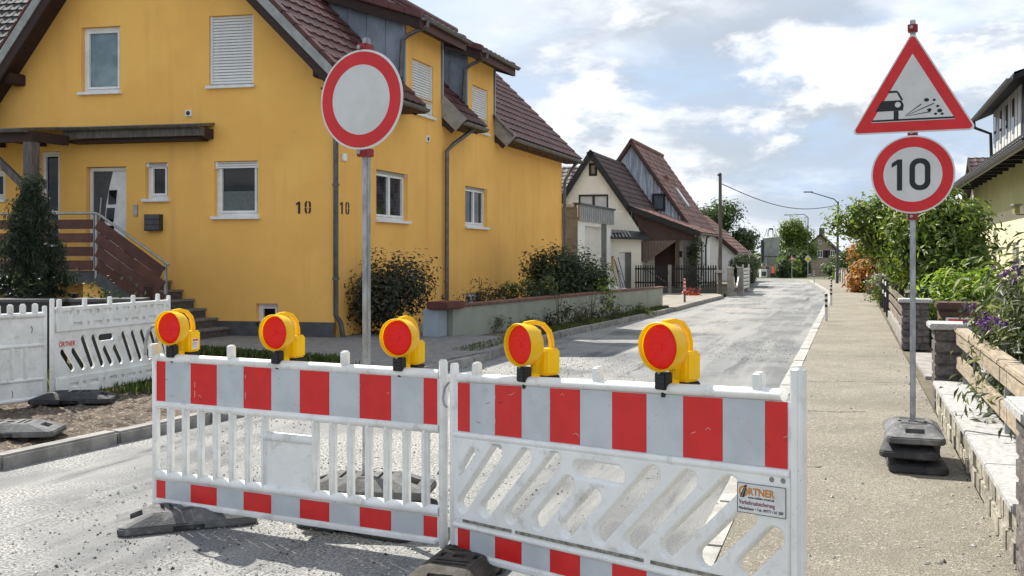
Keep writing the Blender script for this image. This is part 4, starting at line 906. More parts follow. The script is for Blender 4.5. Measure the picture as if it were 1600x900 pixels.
# dormers
def dp(a, b, h): return HV * a + HU * (-.48 + b) + UP * (6.60 + b * .33 + h)
for (t0, t1) in DR:
    dm = MB(dp).box(t0 - .22, t1 + .25, 0, 2.75, -.10, -.01).build('dormer_roof', 'dark_brown_wood', H)
    tiles(dm, 'roof_tiles', 'tile_red_dark', dp, t0 - .22, t1 + .25, 0, 2.75, .30, .34)
    for j in range(8): MB(dp).box(t0 - .29, t0 - .10, j * .34 + .004, j * .34 + .345, -.08, .07).build('verge_tile', 'tile_verge', dm, bevel=.015)
    for j in range(8): MB(dp).box(t1 + .14, t1 + .30, j * .34 + .004, j * .34 + .345, -.08, .07).build('verge_tile', 'tile_verge', dm, bevel=.015)
    MB(dp).box(t0 - .24, t1 + .26, .0, .05, -.28, -.101).build('fascia', 'red_brown_wood', dm); MB(dp).box(t0 - .22, t0 - .16, .05, 2.3, -.30, -.101).build('barge_board', 'dark_brown_wood', dm); MB(dp).box(t1 + .2, t1 + .25, .05, 2.3, -.30, -.101).build('barge_board', 'dark_brown_wood', dm)
    MB(FS).add([(t0 - .2, -.46, 6.36), (t1 + .22, -.46, 6.36), (t1 + .22, .02, 6.50), (t0 - .2, .02, 6.50)], [(0, 1, 2, 3)]).build('soffit', 'dark_brown_wood', dm)
    gutter(dm, dp(t0 - .26, -.06, -.04), dp(t1 + .30, -.06, -.04), -HU)
    for tt, sg in ((t0, -1), (t1, 1)):
        prof = [(0, rz_(0) - .25), (0, 6.48), (SD, 6.48 + .33 * SD), (SD, rz_(SD) - .25)]
        MB(lambda x, y, z, tt=tt: HV * (tt + y) + HU * x + UP * z).prism(prof, 0 if sg < 0 else -.05, .05 if sg < 0 else 0).build('dormer_cheek', 'zinc', dm)
        for s in (.42, .84, 1.26, 1.68):
            MB(FS).box(tt + sg * .002, tt + sg * .028, s - .008, s + .008, rz_(s) - .2, 6.5 + .33 * s).build('seam', 'zinc', dm)
        MB(FS).box(tt - .05 if sg < 0 else tt - .012, tt + .012 if sg < 0 else tt + .05, -.03, .02, 5.2, 6.48).build('corner_strip', 'zinc', dm)
    p0 = dp(t0 - .10, -.06, -.09); x = HV * (t0 - .13)
    MB().tube([p0, p0 - UP * .10, HV * (t0 - .10) - HU * .12 + UP * 6.22, HV * (t0 - .09) - HU * .0 + UP * 6.12, HV * (t0 - .09) + HU * .05 + UP * 5.35], .045, 8).build('downpipe', 'zinc_pipe', dm, smooth=True)
# downpipes
MB().tube([rp(-.1, -.05, -.09), rp(-.1, -.05, -.2), FS(-.03, -.05, 4.15), FS(-.03, -.05, .55), FS(.05, -.10, .42), FS(.10, -.12, .12)], .048, 10).build('downpipe', 'zinc_pipe', H, smooth=True)
q = segs[1][0] + .75
MB().tube([rp(q, -.05, -.08), rp(q, -.05, -.22), FS(q - .55, -.18, 4.18), FS(q - .68, -.09, 4.02), FS(q - .70, -.09, .1)], .05, 10).build('downpipe', 'zinc_pipe', H, smooth=True)
MB().tube([rp(LEN + .2, -.05, -.08), rp(LEN + .2, -.05, -.25), FS(LEN + .05, -.10, 4.05), FS(LEN + .02, -.09, 3.9), FS(LEN + .02, -.09, .1)], .05, 10).build('downpipe', 'zinc_pipe', H, smooth=True)
for z in (1.2, 2.9): MB(FS).lathe([(.064, z), (.064, z + .04)], 10, 'z', (-.03, -.05, 0)).build('pipe_clip', 'zinc_pipe', H)
# canopy over the stairs
def slab(a0, a1, d0, z0_, z1_): return MB(FG).add([(a0, d0, z0_), (a1, d0, z0_), (a1, 0, z1_), (a0, 0, z1_), (a0, d0, z0_ + .05), (a1, d0, z0_ + .05), (a1, 0, z1_ + .05), (a0, 0, z1_ + .05)], [(0, 3, 2, 1), (4, 5, 6, 7), (0, 1, 5, 4), (1, 2, 6, 5), (2, 3, 7, 6), (3, 0, 4, 7)])
cn = slab(2.36, 5.2, -.42, 3.99, 4.06).build('canopy', 'zinc_pipe', H); slab(5.203, 8.4, -1.35, 3.88, 4.06).build('canopy_wing', 'zinc_pipe', cn)
MB(FG).box(2.36, 5.2, -.40, -.31, 3.83, 3.985).build('beam', 'grey_wood', cn); MB(FG).box(2.38, 2.46, -.31, 0, 3.80, 3.985).build('rafter', 'dark_brown_wood', cn); MB(FG).box(2.47, 5.2, -.30, -.02, 3.76, 3.82).build('underboard', 'dark_brown_wood', cn)
gutter(cn, FG(2.36, -.46, 4.02), FG(5.2, -.46, 4.02), -HV, .055); gutter(cn, FG(5.1, -1.39, 3.9), FG(8.3, -1.39, 3.9), -HV)
MB(FG).box(5.05, 8.4, -1.32, -1.20, 3.68, 3.87).build('beam', 'dark_brown_wood', cn); MB(FG).box(5.06, 5.16, -1.2, -.42, 3.7, 3.88).build('rafter', 'dark_brown_wood', cn)
for s in (5.9, 6.8): MB(FG).box(s, s + .09, -1.2, 0, 3.74, 3.87).build('rafter', 'dark_brown_wood', cn)
MB(FG).box(5.0, 5.2, -1.36, -1.18, .15, 3.675).build('canopy_post', 'grey_wood', cn, bevel=.01); MB().bar(FG(5.2, -1.27, 2.85), FG(6.1, -1.27, 3.64), .1, .12).build('brace', 'grey_wood', cn)
# outside stairs along the gable
LZ = 1.35; n = 7; rr = (LZ - .15) / n; run = .236; s0 = 2.06
sts = MB(FG).box(3.5, 7.2, -1.36, -.03, LZ - .2, LZ - .002).build('landing', 'plinth', H)
for i in range(n):
    st_ = MB(FG).box(s0 + i * run, 3.6 if i < n else 3.6, -1.34, -.03, .14 + i * rr + (.001 if i else 0), .14 + (i + 1) * rr - .04).build('step', 'stair_stone', sts)
    MB(FG).box(s0 + i * run - .03, s0 + i * run + run + .02, -1.37, -.02, .14 + (i + 1) * rr - .04, .14 + (i + 1) * rr).build('tread', 'step_edge', sts, bevel=.006)
MB(FG).box(3.62, 4.05, -1.28, -.9, .15, LZ - .2).build('pier', 'yellow_render', H); MB(FG).box(5.9, 6.3, -1.28, -.9, .15, LZ - .2).build('pier', 'yellow_render', H)
MB().bar(FG(3.68, -1.40, LZ - .1), FG(2.15, -1.40, .25), .05, .22).build('stringer', 'plinth', sts)
# railing of brown boards
rl = MB().tube([FG(6.6, -1.40, 2.38), FG(3.70, -1.40, 2.38), FG(3.62, -1.40, 2.35), FG(2.28, -1.40, 1.47)], .024, 8).build('handrail', 'steel', H, smooth=True)
for s, z0_, z1_ in ((3.70, LZ - .2, 2.36), (2.36, .55, 1.50), (5.4, LZ - .1, 2.36), (6.55, LZ - .1, 2.36)): MB(FG).box(s - .02, s + .02, -1.40, -1.36, z0_, z1_).build('railing_post', 'steel', rl)
for k in range(4):
    z = 2.19 - k * .24; MB(FG).box(3.75, 6.55, -1.425, -1.403, z - .085, z + .08).build('board', 'red_brown_wood', rl)
    a = FG(3.66, -1.414, z); b = FG(2.40, -1.414, z - .84); MB().bar(a, b, .022, .185, UP).build('board', 'red_brown_wood', rl)
pt = thing('flower_pot', 'white flower pot with dark plant at the front door', 'flower pot', HC + FG(3.86, -.35, LZ))
MB().lathe([(.09, 0), (.13, .06), (.14, .2), (.12, .24)], 14).build('pot', 'white_pvc', pt, smooth=True); crown(pt, 'leaf_dark_red', [(0, 0, .36, .13, .13, .16)], 240, .09, 5, name='plant', clump=.05)
# ------------------------------------------------------------------ helpers for the other houses: same street grid
def frame(o, u=HU, v=HV):
    return (lambda a, d, z: u * a + v * d + UP * z), (lambda a, d, z: v * a + u * d + UP * z)
def slope(v, u, t0, t1, s_e, z_e, s_r, z_r):
    """returns mapping (a, b, h) for a roof slope from eave (s_e, z_e) to ridge (s_r, z_r), and its length"""
    L_ = math.hypot(s_r - s_e, z_r - z_e); cs, sn = (s_r - s_e) / L_, (z_r - z_e) / L_
    q = 1 if cs > 0 else -1
    return (lambda a, b, h: v * a + u * (s_e + cs * b - h * sn * q) + UP * (z_e + sn * b + h * abs(cs))), L_
def roof_slope(par, mat, P, a0, a1, L_, tw, th, under='dark_brown_wood', thick=.12, name='roof_slope', skip=None):
    o = MB(P).box(a0, a1, 0, L_, -thick, -.005).build(name, under, par); tiles(o, 'roof_tiles', mat, P, a0, a1, 0, L_, tw, th, skip=skip); return o
# ------------------------------------------------------------------ cream house behind
CO = Vector((3.39, 42.0, 0)); CH = thing('cream_house', 'narrow cream house with steep dark gable and brown boarded porch', 'house', CO); CG, CS = frame(CO)
AP = 5.90; sl_ = 1.565
capex = (CG(0, 0, AP - .1), (-HU * sl_ + UP)); capl = (CG(0, 0, AP - .1), (HU * sl_ + UP))
wall(CH, 'gable_wall', 'cream', CG, -2.15, 3.2, .0, 6.2, [(-.69, .58, 3.45, 4.2), (-.22, .14, 4.98, 5.53)], .1, clips=[capex, capl])
wf = window(CH, CG, -.69, .58, 3.45, 4.2, .06, 2, 'sheet_white', frame='anthracite', fw=.03); window(CH, CG, -.22, .14, 4.98, 5.53, .03, 1, 'glass_pale', frame='black_wood', fw=.05, sill=False)
for a0, a1, z0_, z1_ in ((-.78, .67, 4.205, 4.27), (-.78, -.70, 3.4, 4.204), (.59, .67, 3.4, 4.204)): MB(CG).box(a0, a1, -.03, -.002, z0_, z1_).build('surround', 'white_render', wf)
wall(CH, 'street_wall', 'cream', lambda a, d, z: HV * a + HU * (-2.15 + d) + UP * z, 0, 6, 0, 2.6)
P, L_ = slope(HV, HU, 0, 0, -1.66, 3.62, 0, AP + .12); rf = roof_slope(CH, 'tile_brown', P, -.25, 5.7, L_, .24, .30, name='roof')
P2, L2 = slope(HV, HU, 0, 0, 3.4, AP + .12 - 3.4 * sl_, 0, AP + .12); roof_slope(rf, 'tile_brown', P2, -.25, 5.7, L2, .24, .30)
P3, L3 = slope(HV, HU, 0, 0, -4.5, 2.58, -1.62, 3.66); roof_slope(rf, 'tile_red', P3, -.25, 5.4, L3, .26, .32)
for Pq, Lq in ((P, L_), (P2, L2), (P3, L3)): MB(Pq).box(-.30, -.252, -.05, Lq + .03, -.19, .05).build('barge_board', 'black_wood', rf)
gutter(rf, P3(-.2, -.05, -.03), P3(5.4, -.05, -.03), -HU, .06)
MB(CG).prism([(-2.152, 2.25), (-4.25, 2.25), (-4.25, 2.52), (-2.152, 3.30)], -.03, .05).build('porch_gable', 'brown_board', CH); MB(CG).prism([(-1.75, 3.45), (-2.15, 2.35), (-2.15, 3.28)], -.03, .02).build('porch_gable', 'brown_board', CH)
# porch: beige boarding, brown door, side panels, post with creeper
bw = MB(CG).prism([(-1.75, 2.24), (-1.75, 1.55), (-2.25, 1.30), (-3.55, 2.24)], -.06, -.02)
bw.build('porch_boarding', 'tan_board', CH)
for i in range(14): MB(CG).box(-1.80 - i * .12, -1.79 - i * .12, -.07, -.061, 1.45 + max(0, (i - 4) * .075), 2.235).build('batten', 'brown_board', CH)
MB(CG).box(-1.1, -1.75, -.5, -.02, 1.45, 2.24).build('porch_side', 'tan_board', CH)
wall(CH, 'porch_wall', 'cream', lambda a, d, z: CG(a, .9 + d, z), -4.4, -1.5, 0, 2.6, [(-3.35, -2.45, .3, 2.2)], .1)
pd = MB(CG).box(-3.35, -2.45, .93, .98, .31, 2.19).build('door', 'brown_board', CH)
MB(CG).box(-2.3, -2.2, .82, .9, 1.5, 1.85).build('letterbox', 'anthracite', CH); MB(CG).box(-3.62, -3.5, .82, .9, 1.55, 1.8).build('letterbox', 'anthracite', CH)
MB(CG).box(-3.42, -3.50, .3, .9, 0, 2.3).build('porch_post', 'tan_board', CH); MB(CG).box(-4.35, -3.8, .0, .3, 0, 2.4).build('porch_pier', 'grey_render', CH)
MB().bar(CG(-2.0, .1, 1.2), CG(-3.2, .6, .35), .05, .05).build('stay', 'steel', CH)
for a in (-1.3, -1.75): MB(CG).box(a - .2, a + .2, .85, .89, .2, 1.5).build('panel', 'white_render', CH)
cr = thing('creeper', 'dark green creeper climbing the porch pier of the cream house', 'climbing plant', CO + CG(-4.28, -.1, .1)); crown(cr, 'leaf_dark', [(0, 0, .5, .3, .2, .5), (.02, 0, 1.3, .25, .2, .5), (0, 0, 2.0, .3, .2, .4)], 1500, .1, 3, clump=.1); stems(cr, 4, 2.0, .2, .02, 3)
# ------------------------------------------------------------------ garage with balcony
GO = Vector((2.34, 35.5, 0)); GA = thing('garage', 'grey and white garage with roller door and corrugated balcony parapet', 'garage', GO); GG, GS = frame(GO)
MB(GG).box(.0, 4, .0, .06, 0, 2.9).build('end_wall', 'grey_render', GA)
wall(GA, 'front_wall', 'white_render', GS, 0, 5.09, 0, 2.9, [(1.0, 3.45, 0, 2.72)], .16)
MB(GS).box(3.45, 4.2, -.03, -.002, 0, 2.85).build('grey_strip', 'grey_render', GA)
mb = MB(GS)
for i in range(18): mb.add([(1.0, .13, i * .151), (3.45, .13, i * .151), (3.45, .115, i * .151 + .145), (1.0, .115, i * .151 + .145), (1, .13, i * .151 + .15), (3.45, .13, i * .151 + .15)], [(0, 1, 2, 3), (3, 2, 5, 4)])
mb.build('roller_door', 'roller_door', GA)
MB(GG).box(-.02, 4, 0.02, 5.1, 2.9, 3.0).build('roof_slab', 'grey_render', GA)
def corr(F, a0, a1, z0_, z1_, nm):
    mb = MB(F); n = int((a1 - a0) / .26)
    for i in range(n): 
        x = a0 + (a1 - a0) * i / n; w = (a1 - a0) / n
        mb.add([(x, -.12, z0_), (x + w * .45, -.12, z0_), (x + w * .5, .0, z0_), (x + w * .95, .0, z0_), (x + w, -.12, z0_), (x, -.12, z1_), (x + w * .45, -.12, z1_), (x + w * .5, .0, z1_), (x + w * .95, .0, z1_), (x + w, -.12, z1_)], [(k, k + 1, k + 6, k + 5) for k in range(4)])
    return mb.build(nm, 'corrugated', GA)
corr(GS, -.05, 5.1, 2.86, 3.44, 'parapet'); MB(GG).box(0, 4, -.02, .0, 3.0, 3.35).build('parapet_end', 'grey_render', GA)
cp_ = MB(GS).box(-.1, 5.2, -.16, .14, 3.445, 3.51).build('coping', 'anthracite', GA); MB(GG).box(.08, 4, -.14, .2, 3.36, 3.46).build('coping', 'zinc_light', GA)
br = thing('balcony_railing', 'small pale balcony with thin upright bars beside the garage parapet', 'balcony', CO + CG(-.95, -1.1, 2.55)); 
MB().box(-.1, .55, -.1, .6, 0, .12).build('slab', 'concrete', br)
for i in range(7): MB().box(-.08 + i * .095, -.05 + i * .095, -.08, -.06, .12, .85).build('bar', 'shutter', br)
MB().box(-.1, .55, -.09, -.05, .85, .89).build('rail', 'shutter', br)
# small lean-to with door between garage and cream house
AO = Vector((4.05, 40.5, 0)); AN = thing('lean_to', 'small cream lean-to with a white door and corrugated roof beside the garage', 'lean-to', AO); AF = lambda a, d, z: Vector((a, d, z))
wall(AN, 'front_wall', 'cream', AF, 0, 1.22, 0, 2.35, [(.32, .82, 0, 1.75)], .15); MB().box(1.16, 1.22, .01, 1.5, 0, 2.35).build('side_wall', 'cream', AN)
MB().box(.32, .82, .1, .14, 0, 1.74).build('door', 'white_pvc', AN); MB().box(.58, .82, .05, .09, 0, 1.74).build('door_shade', 'grey_render', AN)  # grey sheet over half the white door is shade painted as a panel
rfl = MB().add([(-.1, -.35, 2.30), (1.5, -.35, 2.24), (1.5, 1.3, 2.6), (-.1, 1.3, 2.66), (-.1, -.35, 2.36), (1.5, -.35, 2.30), (1.5, 1.3, 2.66), (-.1, 1.3, 2.72)], [(0, 3, 2, 1), (4, 5, 6, 7), (0, 1, 5, 4), (1, 2, 6, 5), (2, 3, 7, 6), (3, 0, 4, 7)]).build('roof', 'anthracite', AN)
for i in range(6): MB().tube([(.05 + i * .14, -.3, 2.40), (.05 + i * .14, .9, 2.62)], .04, 6).build('corrugation', 'corrugated', rfl)
yb = thing('meter_box', 'ochre wall box hanging beside the lean-to door', 'box', AO + Vector((.0, -.02, 1.0))); MB().box(-.08, .08, -.16, -.02, 0, .55).build('case', 'tan_box', yb, bevel=.02); MB().box(-.1, .1, -.18, .0, .551, .58).build('lid', 'anthracite', yb)
tl = thing('garden_tools', 'bundle of long handled garden tools leaning beside the lean-to door', 'tools', AO + Vector((.2, -.4, .1)))
for i, (a, b) in enumerate(((-.1, .05), (0, .1), (.12, -.05), (.2, .02))): MB().tube([(a + .2, -.1, 0), (a - .15 + b, .3, 1.15 + .1 * i)], .018, 5).build('handle', 'grey_wood', tl)
for i in range(3): 
    o = MB().lathe([(.16, 0), (.2, .1), (.17, .28), (.06, .36)], 9).build('rubble_sack', 'white_render', None, smooth=True); o.location = (3.75 + i * .34, 39.2 + .3 * (i % 2), .12); o.scale = (1, .8, 1 - .2 * i); tag(o, ('leftmost tall white sack beside the garage corner', 'middle white sack below the leaning tools', 'smallest white sack before the lean-to')[i], 'sack', 'white sacks by the lean-to')
# ------------------------------------------------------------------ tall house with grey boarded gable
TO = Vector((5.7, 47.3, 0)); TH = thing('tall_house', 'tall house with weathered blue grey boarded gable and red tiled roof', 'house', TO); TG, TS = frame(TO)
TA = 6.98; ts = 1.47; nb_ = 34
for i in range(nb_):
    a = -2.75 + i * 5.5 / nb_; a1 = a + 5.5 / nb_ - .008; off = .01 * (i % 2)
    MB(TG).prism([(a, 2.2), (a1, 2.2), (a1, TA - abs(a1) * ts - .08), (a, TA - abs(a) * ts - .08)], -off, .02).build('board', 'grey_blue_board', TH)
tw_ = window(TH, TG, -1.62, -.98, 3.72, 4.55, -.06, 1, 'glass_mid', frame='black_wood', fw=.07, sill=False)
P, L_ = slope(HV, HU, 0, 0, -2.95, 2.72, 0, TA + .08); rf = roof_slope(TH, 'tile_red', P, -.2, 7.6, L_, .3, .34, name='roof')
P2, L2 = slope(HV, HU, 0, 0, 2.9, 2.8, 0, TA + .08); roof_slope(rf, 'tile_red', P2, -.2, 7.6, L2, .3, .34)
MB(P).box(-.25, -.202, -.02, L_ + .05, -.08, .05).build('barge_board', 'brown_board', rf); MB(P2).box(-.25, -.202, -.02, L2 + .05, -.08, .05).build('barge_board', 'brown_board', rf)
MB().tube([P(-.2, L_, .05), P(7.6, L_, .05)], .1, 8).build('ridge_cap', 'tile_red', rf)
sk = MB(P).box(3.0, 3.8, 1.55, 2.75, .02, .12).build('skylight', 'zinc_light', rf); MB(P).box(3.1, 3.7, 1.65, 2.65, .121, .13).build('pane', 'glass_dark', sk)
sk = MB(P).box(2.2, 2.45, 3.1, 3.35, .02, .22).build('roof_vent', 'tile_red', rf)
wall(TH, 'street_wall', 'white_render', lambda a, d, z: HV * a + HU * (-2.62 + d) + UP * z, -.0, 7.4, 0, 2.85, [(1.0, 2.2, .5, 2.35), (2.6, 3.6, .5, 2.35), (4.0, 5.0, .5, 2.35)], .1)
for a0, a1 in ((1.0, 2.2), (2.6, 3.6), (4.0, 5.0)): window(TH, lambda a, d, z: HV * a + HU * (-2.62 + d) + UP * z, a0, a1, .5, 2.35, .08, 1, 'glass_mid', frame='plinth')
wall(TH, 'gable_wall', 'white_render', TG, -2.62, 2.62, 0, 2.3)
gutter(rf, P(-.15, -.05, -.03), P(7.6, -.05, -.03), -HU, .06); MB().tube([P(.3, -.05, -.08), P(.3, -.05, -.25), TG(-2.72, .35, 2.1), TG(-2.72, .35, 0)], .045, 7).build('downpipe', 'anthracite', rf); MB().tube([P(5.2, -.05, -.08), P(5.2, -.05, -.25), TG(-2.72, 5.2, 2.1), TG(-2.72, 5.2, 0)], .045, 7).build('downpipe', 'anthracite', rf)
# ------------------------------------------------------------------ further houses on the left
def simple_house(name, label, O, u, v, hw, ln, ez, rz, wmat, tmat, wins=(), ow=.25, tw=.3, th=.34, cat='house'):
    h = thing(name, label, cat, O); F1 = lambda a, d, z: u * a + v * d + UP * z
    k = (rz - ez) / hw; c1 = (F1(0, 0, rz - .08), (-u * k + UP)); c2 = (F1(0, 0, rz - .08), (u * k + UP)); gz_ = gz(O.y)
    wall(h, 'gable_wall', wmat, F1, -hw, hw, -.2, rz + .2, [w for w in wins], .1, clips=[c1, c2])
    MB(F1).box(-hw, -hw + .05, 0, ln, -.2, ez).build('side_wall', wmat, h); MB(F1).box(hw - .05, hw, 0, ln, -.2, ez).build('side_wall', wmat, h)
    P, L_ = slope(v, u, 0, 0, -hw - ow, ez - ow * k, 0, rz + .03); rf = roof_slope(h, tmat, P, -.3, ln + .3, L_, tw, th, name='roof')
    P2, L2 = slope(v, u, 0, 0, hw + ow, ez - ow * k, 0, rz + .03); roof_slope(rf, tmat, P2, -.3, ln + .3, L2, tw, th)
    for q, l in ((P, L_), (P2, L2)): MB(q).box(-.34, -.302, 0, l, -.2, .05).build('barge_board', 'dark_brown_wood', rf)
    for w in wins: window(h, F1, *w[:4], .08, w[4] if len(w) > 4 else 1, 'glass_mid', fw=.06)
    return h, rf, F1
pr = HU; 
simple_house('white_house', 'low white house with red tiled roof behind the wooden utility pole', Vector((10.9, 60, 0)), HU, HV, 3.0, 6, 1.55, 4.16, 'white_render', 'tile_red', [(-2.75, -2.25, .5, 1.1), (-1.75, -1.4, .6, 1.5)])
simple_house('rear_house', 'grey tiled house roof between the yellow and cream houses', Vector((3.4, 54, 0)), HV, HU, 4, 8, 3.0, 6.4, 'grey_render', 'tile_grey', cat='house')
simple_house('neighbour_house', 'dark tiled roof of a neighbouring house at the upper left corner', Vector((-9.4, 34, 0)), HV, HU, 5, 12, 5.6, 12.5, 'cream', 'tile_dark')
# ------------------------------------------------------------------ far end of the street
fx, fy = 32.2 + 26, 190
FH, rf, F1 = simple_house('far_house', 'beige stone house with dark gable roof and shuttered windows at the road end', Vector((59.0, 190, gz(190))), Vector((-1, .12, 0)).normalized(), Vector((.35, .94, 0)), 5.4, 12, 3.0, 8.1, 'beige_stone', 'tile_dark', [(-.5, .5, 3.6, 5.0, 2), (-2.8, -1.9, 3.6, 5.0, 2), (2.4 - .6, 2.4 + .3, .3, 1.9), (-.25, .25, 6.2, 7.0)], tw=.6, th=.6)
for a in (-.95, .95, -3.2, -1.5): MB(F1).box(a - .38, a + .38, -.1, -.02, 3.6, 5.0).build('shutter', 'dark_brown_wood', FH)
MB(F1).box(-.6, .4, 4, 5, 7.6, 9.4).build('chimney', 'dark_brick', rf)
Sx = Vector((38.9, 149, gz(149)))
SI = thing('silo', 'grey cylindrical steel silo on a frame at the far end of the road', 'silo', Sx)
MB().lathe([(.5, 1.2), (1.2, 2.4), (1.22, 5.9), (1.1, 6.0)], 22).build('tank', 'silo', SI, smooth=True); MB().lathe([(1.24, 5.7), (1.24, 5.8)], 22).build('ring', 'silo', SI)
for x, y in ((-1, -1), (1, -1), (1, 1), (-1, 1)): MB().tube([(x * 1.0, y * 1.0, 0), (x * .9, y * .9, 2.6)], .09, 6).build('leg', 'silo', SI)
MB().box(-1.5, -1.2, -.3, .3, 2.2, 5.6).build('ladder', 'anthracite', SI)
mb = MB()
for a in range(6): mb.tube([(1.0 * math.cos(a), 1.0 * math.sin(a), 6), (.55 * math.cos(a), .55 * math.sin(a), 7.2)], .04, 5)
mb.build('guard_rail', 'anthracite', SI); MB().lathe([(.3, 7.1), (.3, 7.35)], 10).build('filler_cap', 'anthracite', SI); MB().box(-1.8, .9, -1.3, -1.2, 3.05, 3.15).build('crossbeam', 'anthracite', SI)
BT = thing('brick_pile', 'stacked building bricks on pallets in front of the silo', 'brick pile', Vector((37.2, 143, gz(143))))
rg = random.Random(8)
for i in range(7):
    for j in range(4): MB().box(-1.6 + i * .48, -1.16 + i * .48, -.3, .3, j * .4, j * .4 + .37).build('brick_pack', ('terracotta', 'beige_stone', 'dark_brick', 'concrete')[rg.randrange(4)], BT)
MB().box(-1.7, 1.8, -.6, .4, -.3, -.01).build('pallet', 'grey_wood', BT)
BX = thing('machine', 'red and dark machine parked among the bricks by the silo', 'machine', Vector((37.4, 140.5, gz(141)))); MB().box(-.4, .5, -.4, .5, .2, 1.5).build('cab', 'bollard_red', BX, bevel=.05); MB().box(-.9, .9, -.5, .6, -.1, .6).build('chassis', 'anthracite', BX, bevel=.05)
WB = thing('white_cabinet', 'small white cabinet beside the brick pile', 'cabinet', Vector((34.2, 135, gz(135)))); MB().box(-.45, .45, -.3, .3, 0, 1.1).build('case', 'white_pvc', WB, bevel=.03); MB().box(-.3, .3, -.32, -.301, .2, .8).build('door', 'plinth', WB)
# ------------------------------------------------------------------ garden wall with tiled coping
W0 = Vector((-1.19, 18.4, .09)); W1 = Vector((4.36, 29.4, .09)); wd_ = (W1 - W0); wl = wd_.length; wa = math.atan2(wd_.y, wd_.x)
GW = thing('garden_wall', 'sage green rendered garden wall with terracotta tile coping', 'wall', W0, wa)
np_ = 9
for i in range(np_): MB().box(wl * i / np_ + .002, wl * (i + 1) / np_ - .002, -.11 + .004 * (i % 2), .11, 0, .59).build('wall_panel', 'wall_sage', GW)
n = int(wl / .11); tm = MB().lathe([(.05, -.14), (.055, .14)], 10, 'y', (0, 0, 0)).mesh('coping_tile', smooth=True)
for i in range(n): shared('coping_tile', tm, 'terracotta', GW, (.08 + i * wl / n, 0, .60), 0, (1.0, 1, .55))
MB().box(-.42, .28, -.22, .22, .56, .70).build('end_cap', 'cap_red', GW, bevel=.02)
MC = thing('meter_cabinet', 'pale blue grey meter cabinet under the red cap at the wall end', 'cabinet', W0 + Vector((-.17, -.12, .0)), wa); MB().box(-.14, .16, -.1, .25, .05, .55).build('case', 'cabinet', MC, bevel=.008); MB().box(-.18, .2, -.14, .28, 0, .05).build('base', 'concrete', MC); MB().box(-.125, .145, -.106, -.101, .07, .53).build('door', 'cabinet', MC)
# ------------------------------------------------------------------ shrubs and plants on the left
def bush(name, label, loc, mat, lobes, n, size, seed, st=(8, .9, .4, .02), cat='shrub', group=None, **k):
    t = thing(name, label, cat, loc, 0, group); stems(t, *st, seed); crown(t, mat, lobes, n, size, seed, **k); return t
t = thing('conifer', 'dark blue green conifer in front of the yellow house stairs', 'conifer', (-6.95, 14.4, .12))
MB().tube([(0, 0, 0), (.03, 0, 1.2), (.05, 0, 2.5)], [.07, .05, .015], 7).build('trunk', 'bark', t)
lob = []
rg = random.Random(2)
for i in range(150):
    z = .15 + 2.3 * (i / 149); r = .98 * max(0, 1 - z / 2.62) ** .9 + .03; a = rg.random() * 6.28; rr_ = r * (.25 + .8 * rg.random())
    lob.append((math.cos(a) * rr_, math.sin(a) * rr_, z, .06, .06, .16 + .12 * rg.random()))
lob += [(.05, 0, 2.45, .05, .05, .3), (0, 0, 1.2, .3, .3, .6)]
crown(t, 'needle', lob, 32000, .09, 4, wd=.10, clump=.045, per=30, fill=.9, droop=1.6)
br_ = MB()
for i in range(26):
    z = .3 + i * .08; a = i * 2.4; r = .6 * (1 - z / 2.9); br_.tube([(0, 0, z), (math.cos(a) * r, math.sin(a) * r, z + .15)], [.015, .005], 4)
br_.build('branch', 'bark', t)
bush('flowering_shrub', 'dark reddish green round shrub against the yellow street wall', (-2.35, 18.75, .15), 'leaf_dark_red', [(0, 0, .8, .8, .62, .55), (.25, 0, 1.05, .55, .5, .36), (-.3, .1, .6, .55, .5, .5)], 7500, .085, 12, fill=.7)
t = bush('dark_shrub', 'large dark green shrub behind the garden wall', (1.42, 25.6, .1), 'leaf_dark', [(0, 0, .9, .95, .8, .75), (-.35, 0, 1.2, .6, .6, .45), (.4, .1, .7, .65, .6, .65), (-.75, -.1, 1.15, .3, .3, .3)], 9000, .10, 13, fill=.65)
crown(t, 'leaf_lime', [(.88, -.1, .62, .25, .3, .5)], 700, .09, 31, name='lime_shoots')
t = thing('hydrangea', 'hydrangea with pale green flower heads behind the garden wall', 'hydrangea', (.42, 22.9, .1)); stems(t, 10, .7, .5, .012, 6); crown(t, 'leaf_dark', [(0, 0, .5, .7, .4, .3)], 1400, .11, 9, name='foliage')
rg = random.Random(3)
for i in range(13): 
    x = -.65 + 1.35 * rg.random(); crown(t, 'leaf_hydrangea', [(x, -.25 + .25 * rg.random(), .62 + .3 * rg.random() + .25 * max(0, x), .11, .11, .09)], 110, .06, 40 + i, name='flower_head', clump=.03, fill=.3)
bush('red_leaf_shrub', 'small red leaved shrub by the basement window', (-.72, 21.6, .1), 'leaf_dark_red', [(0, 0, .45, .45, .3, .4), (.3, 0, .5, .3, .3, .3)], 1500, .07, 15)
for i, (f_, n, hh, lab) in enumerate(((.16, 260, .35, 'low green weeds at the foot of the garden wall near the cabinet'), (.34, 420, .45, 'tall dark weeds at the foot of the garden wall'), (.5, 320, .5, 'dry brown weeds halfway along the garden wall'), (.7, 260, .2, 'thin grass tufts at the far half of the garden wall'))):
    p = W0 + wd_ * f_ + Vector((.32, -.28, 0)); t = thing('weeds', lab, 'weeds', p, 0, 'weeds along the garden wall')
    crown(t, ('grass_blade', 'weed', 'weed', 'grass_blade')[i], [(0, 0, hh * .3, .7, .15, hh * .4), (.3, .1, hh * .4, .2, .12, hh * .6)], n * 2, .10, 50 + i, wd=.2, clump=.08, droop=1.5, name='leaves')
    if i in (1, 2): stems(t, 9, .75, .3, .006, i, 'weed')
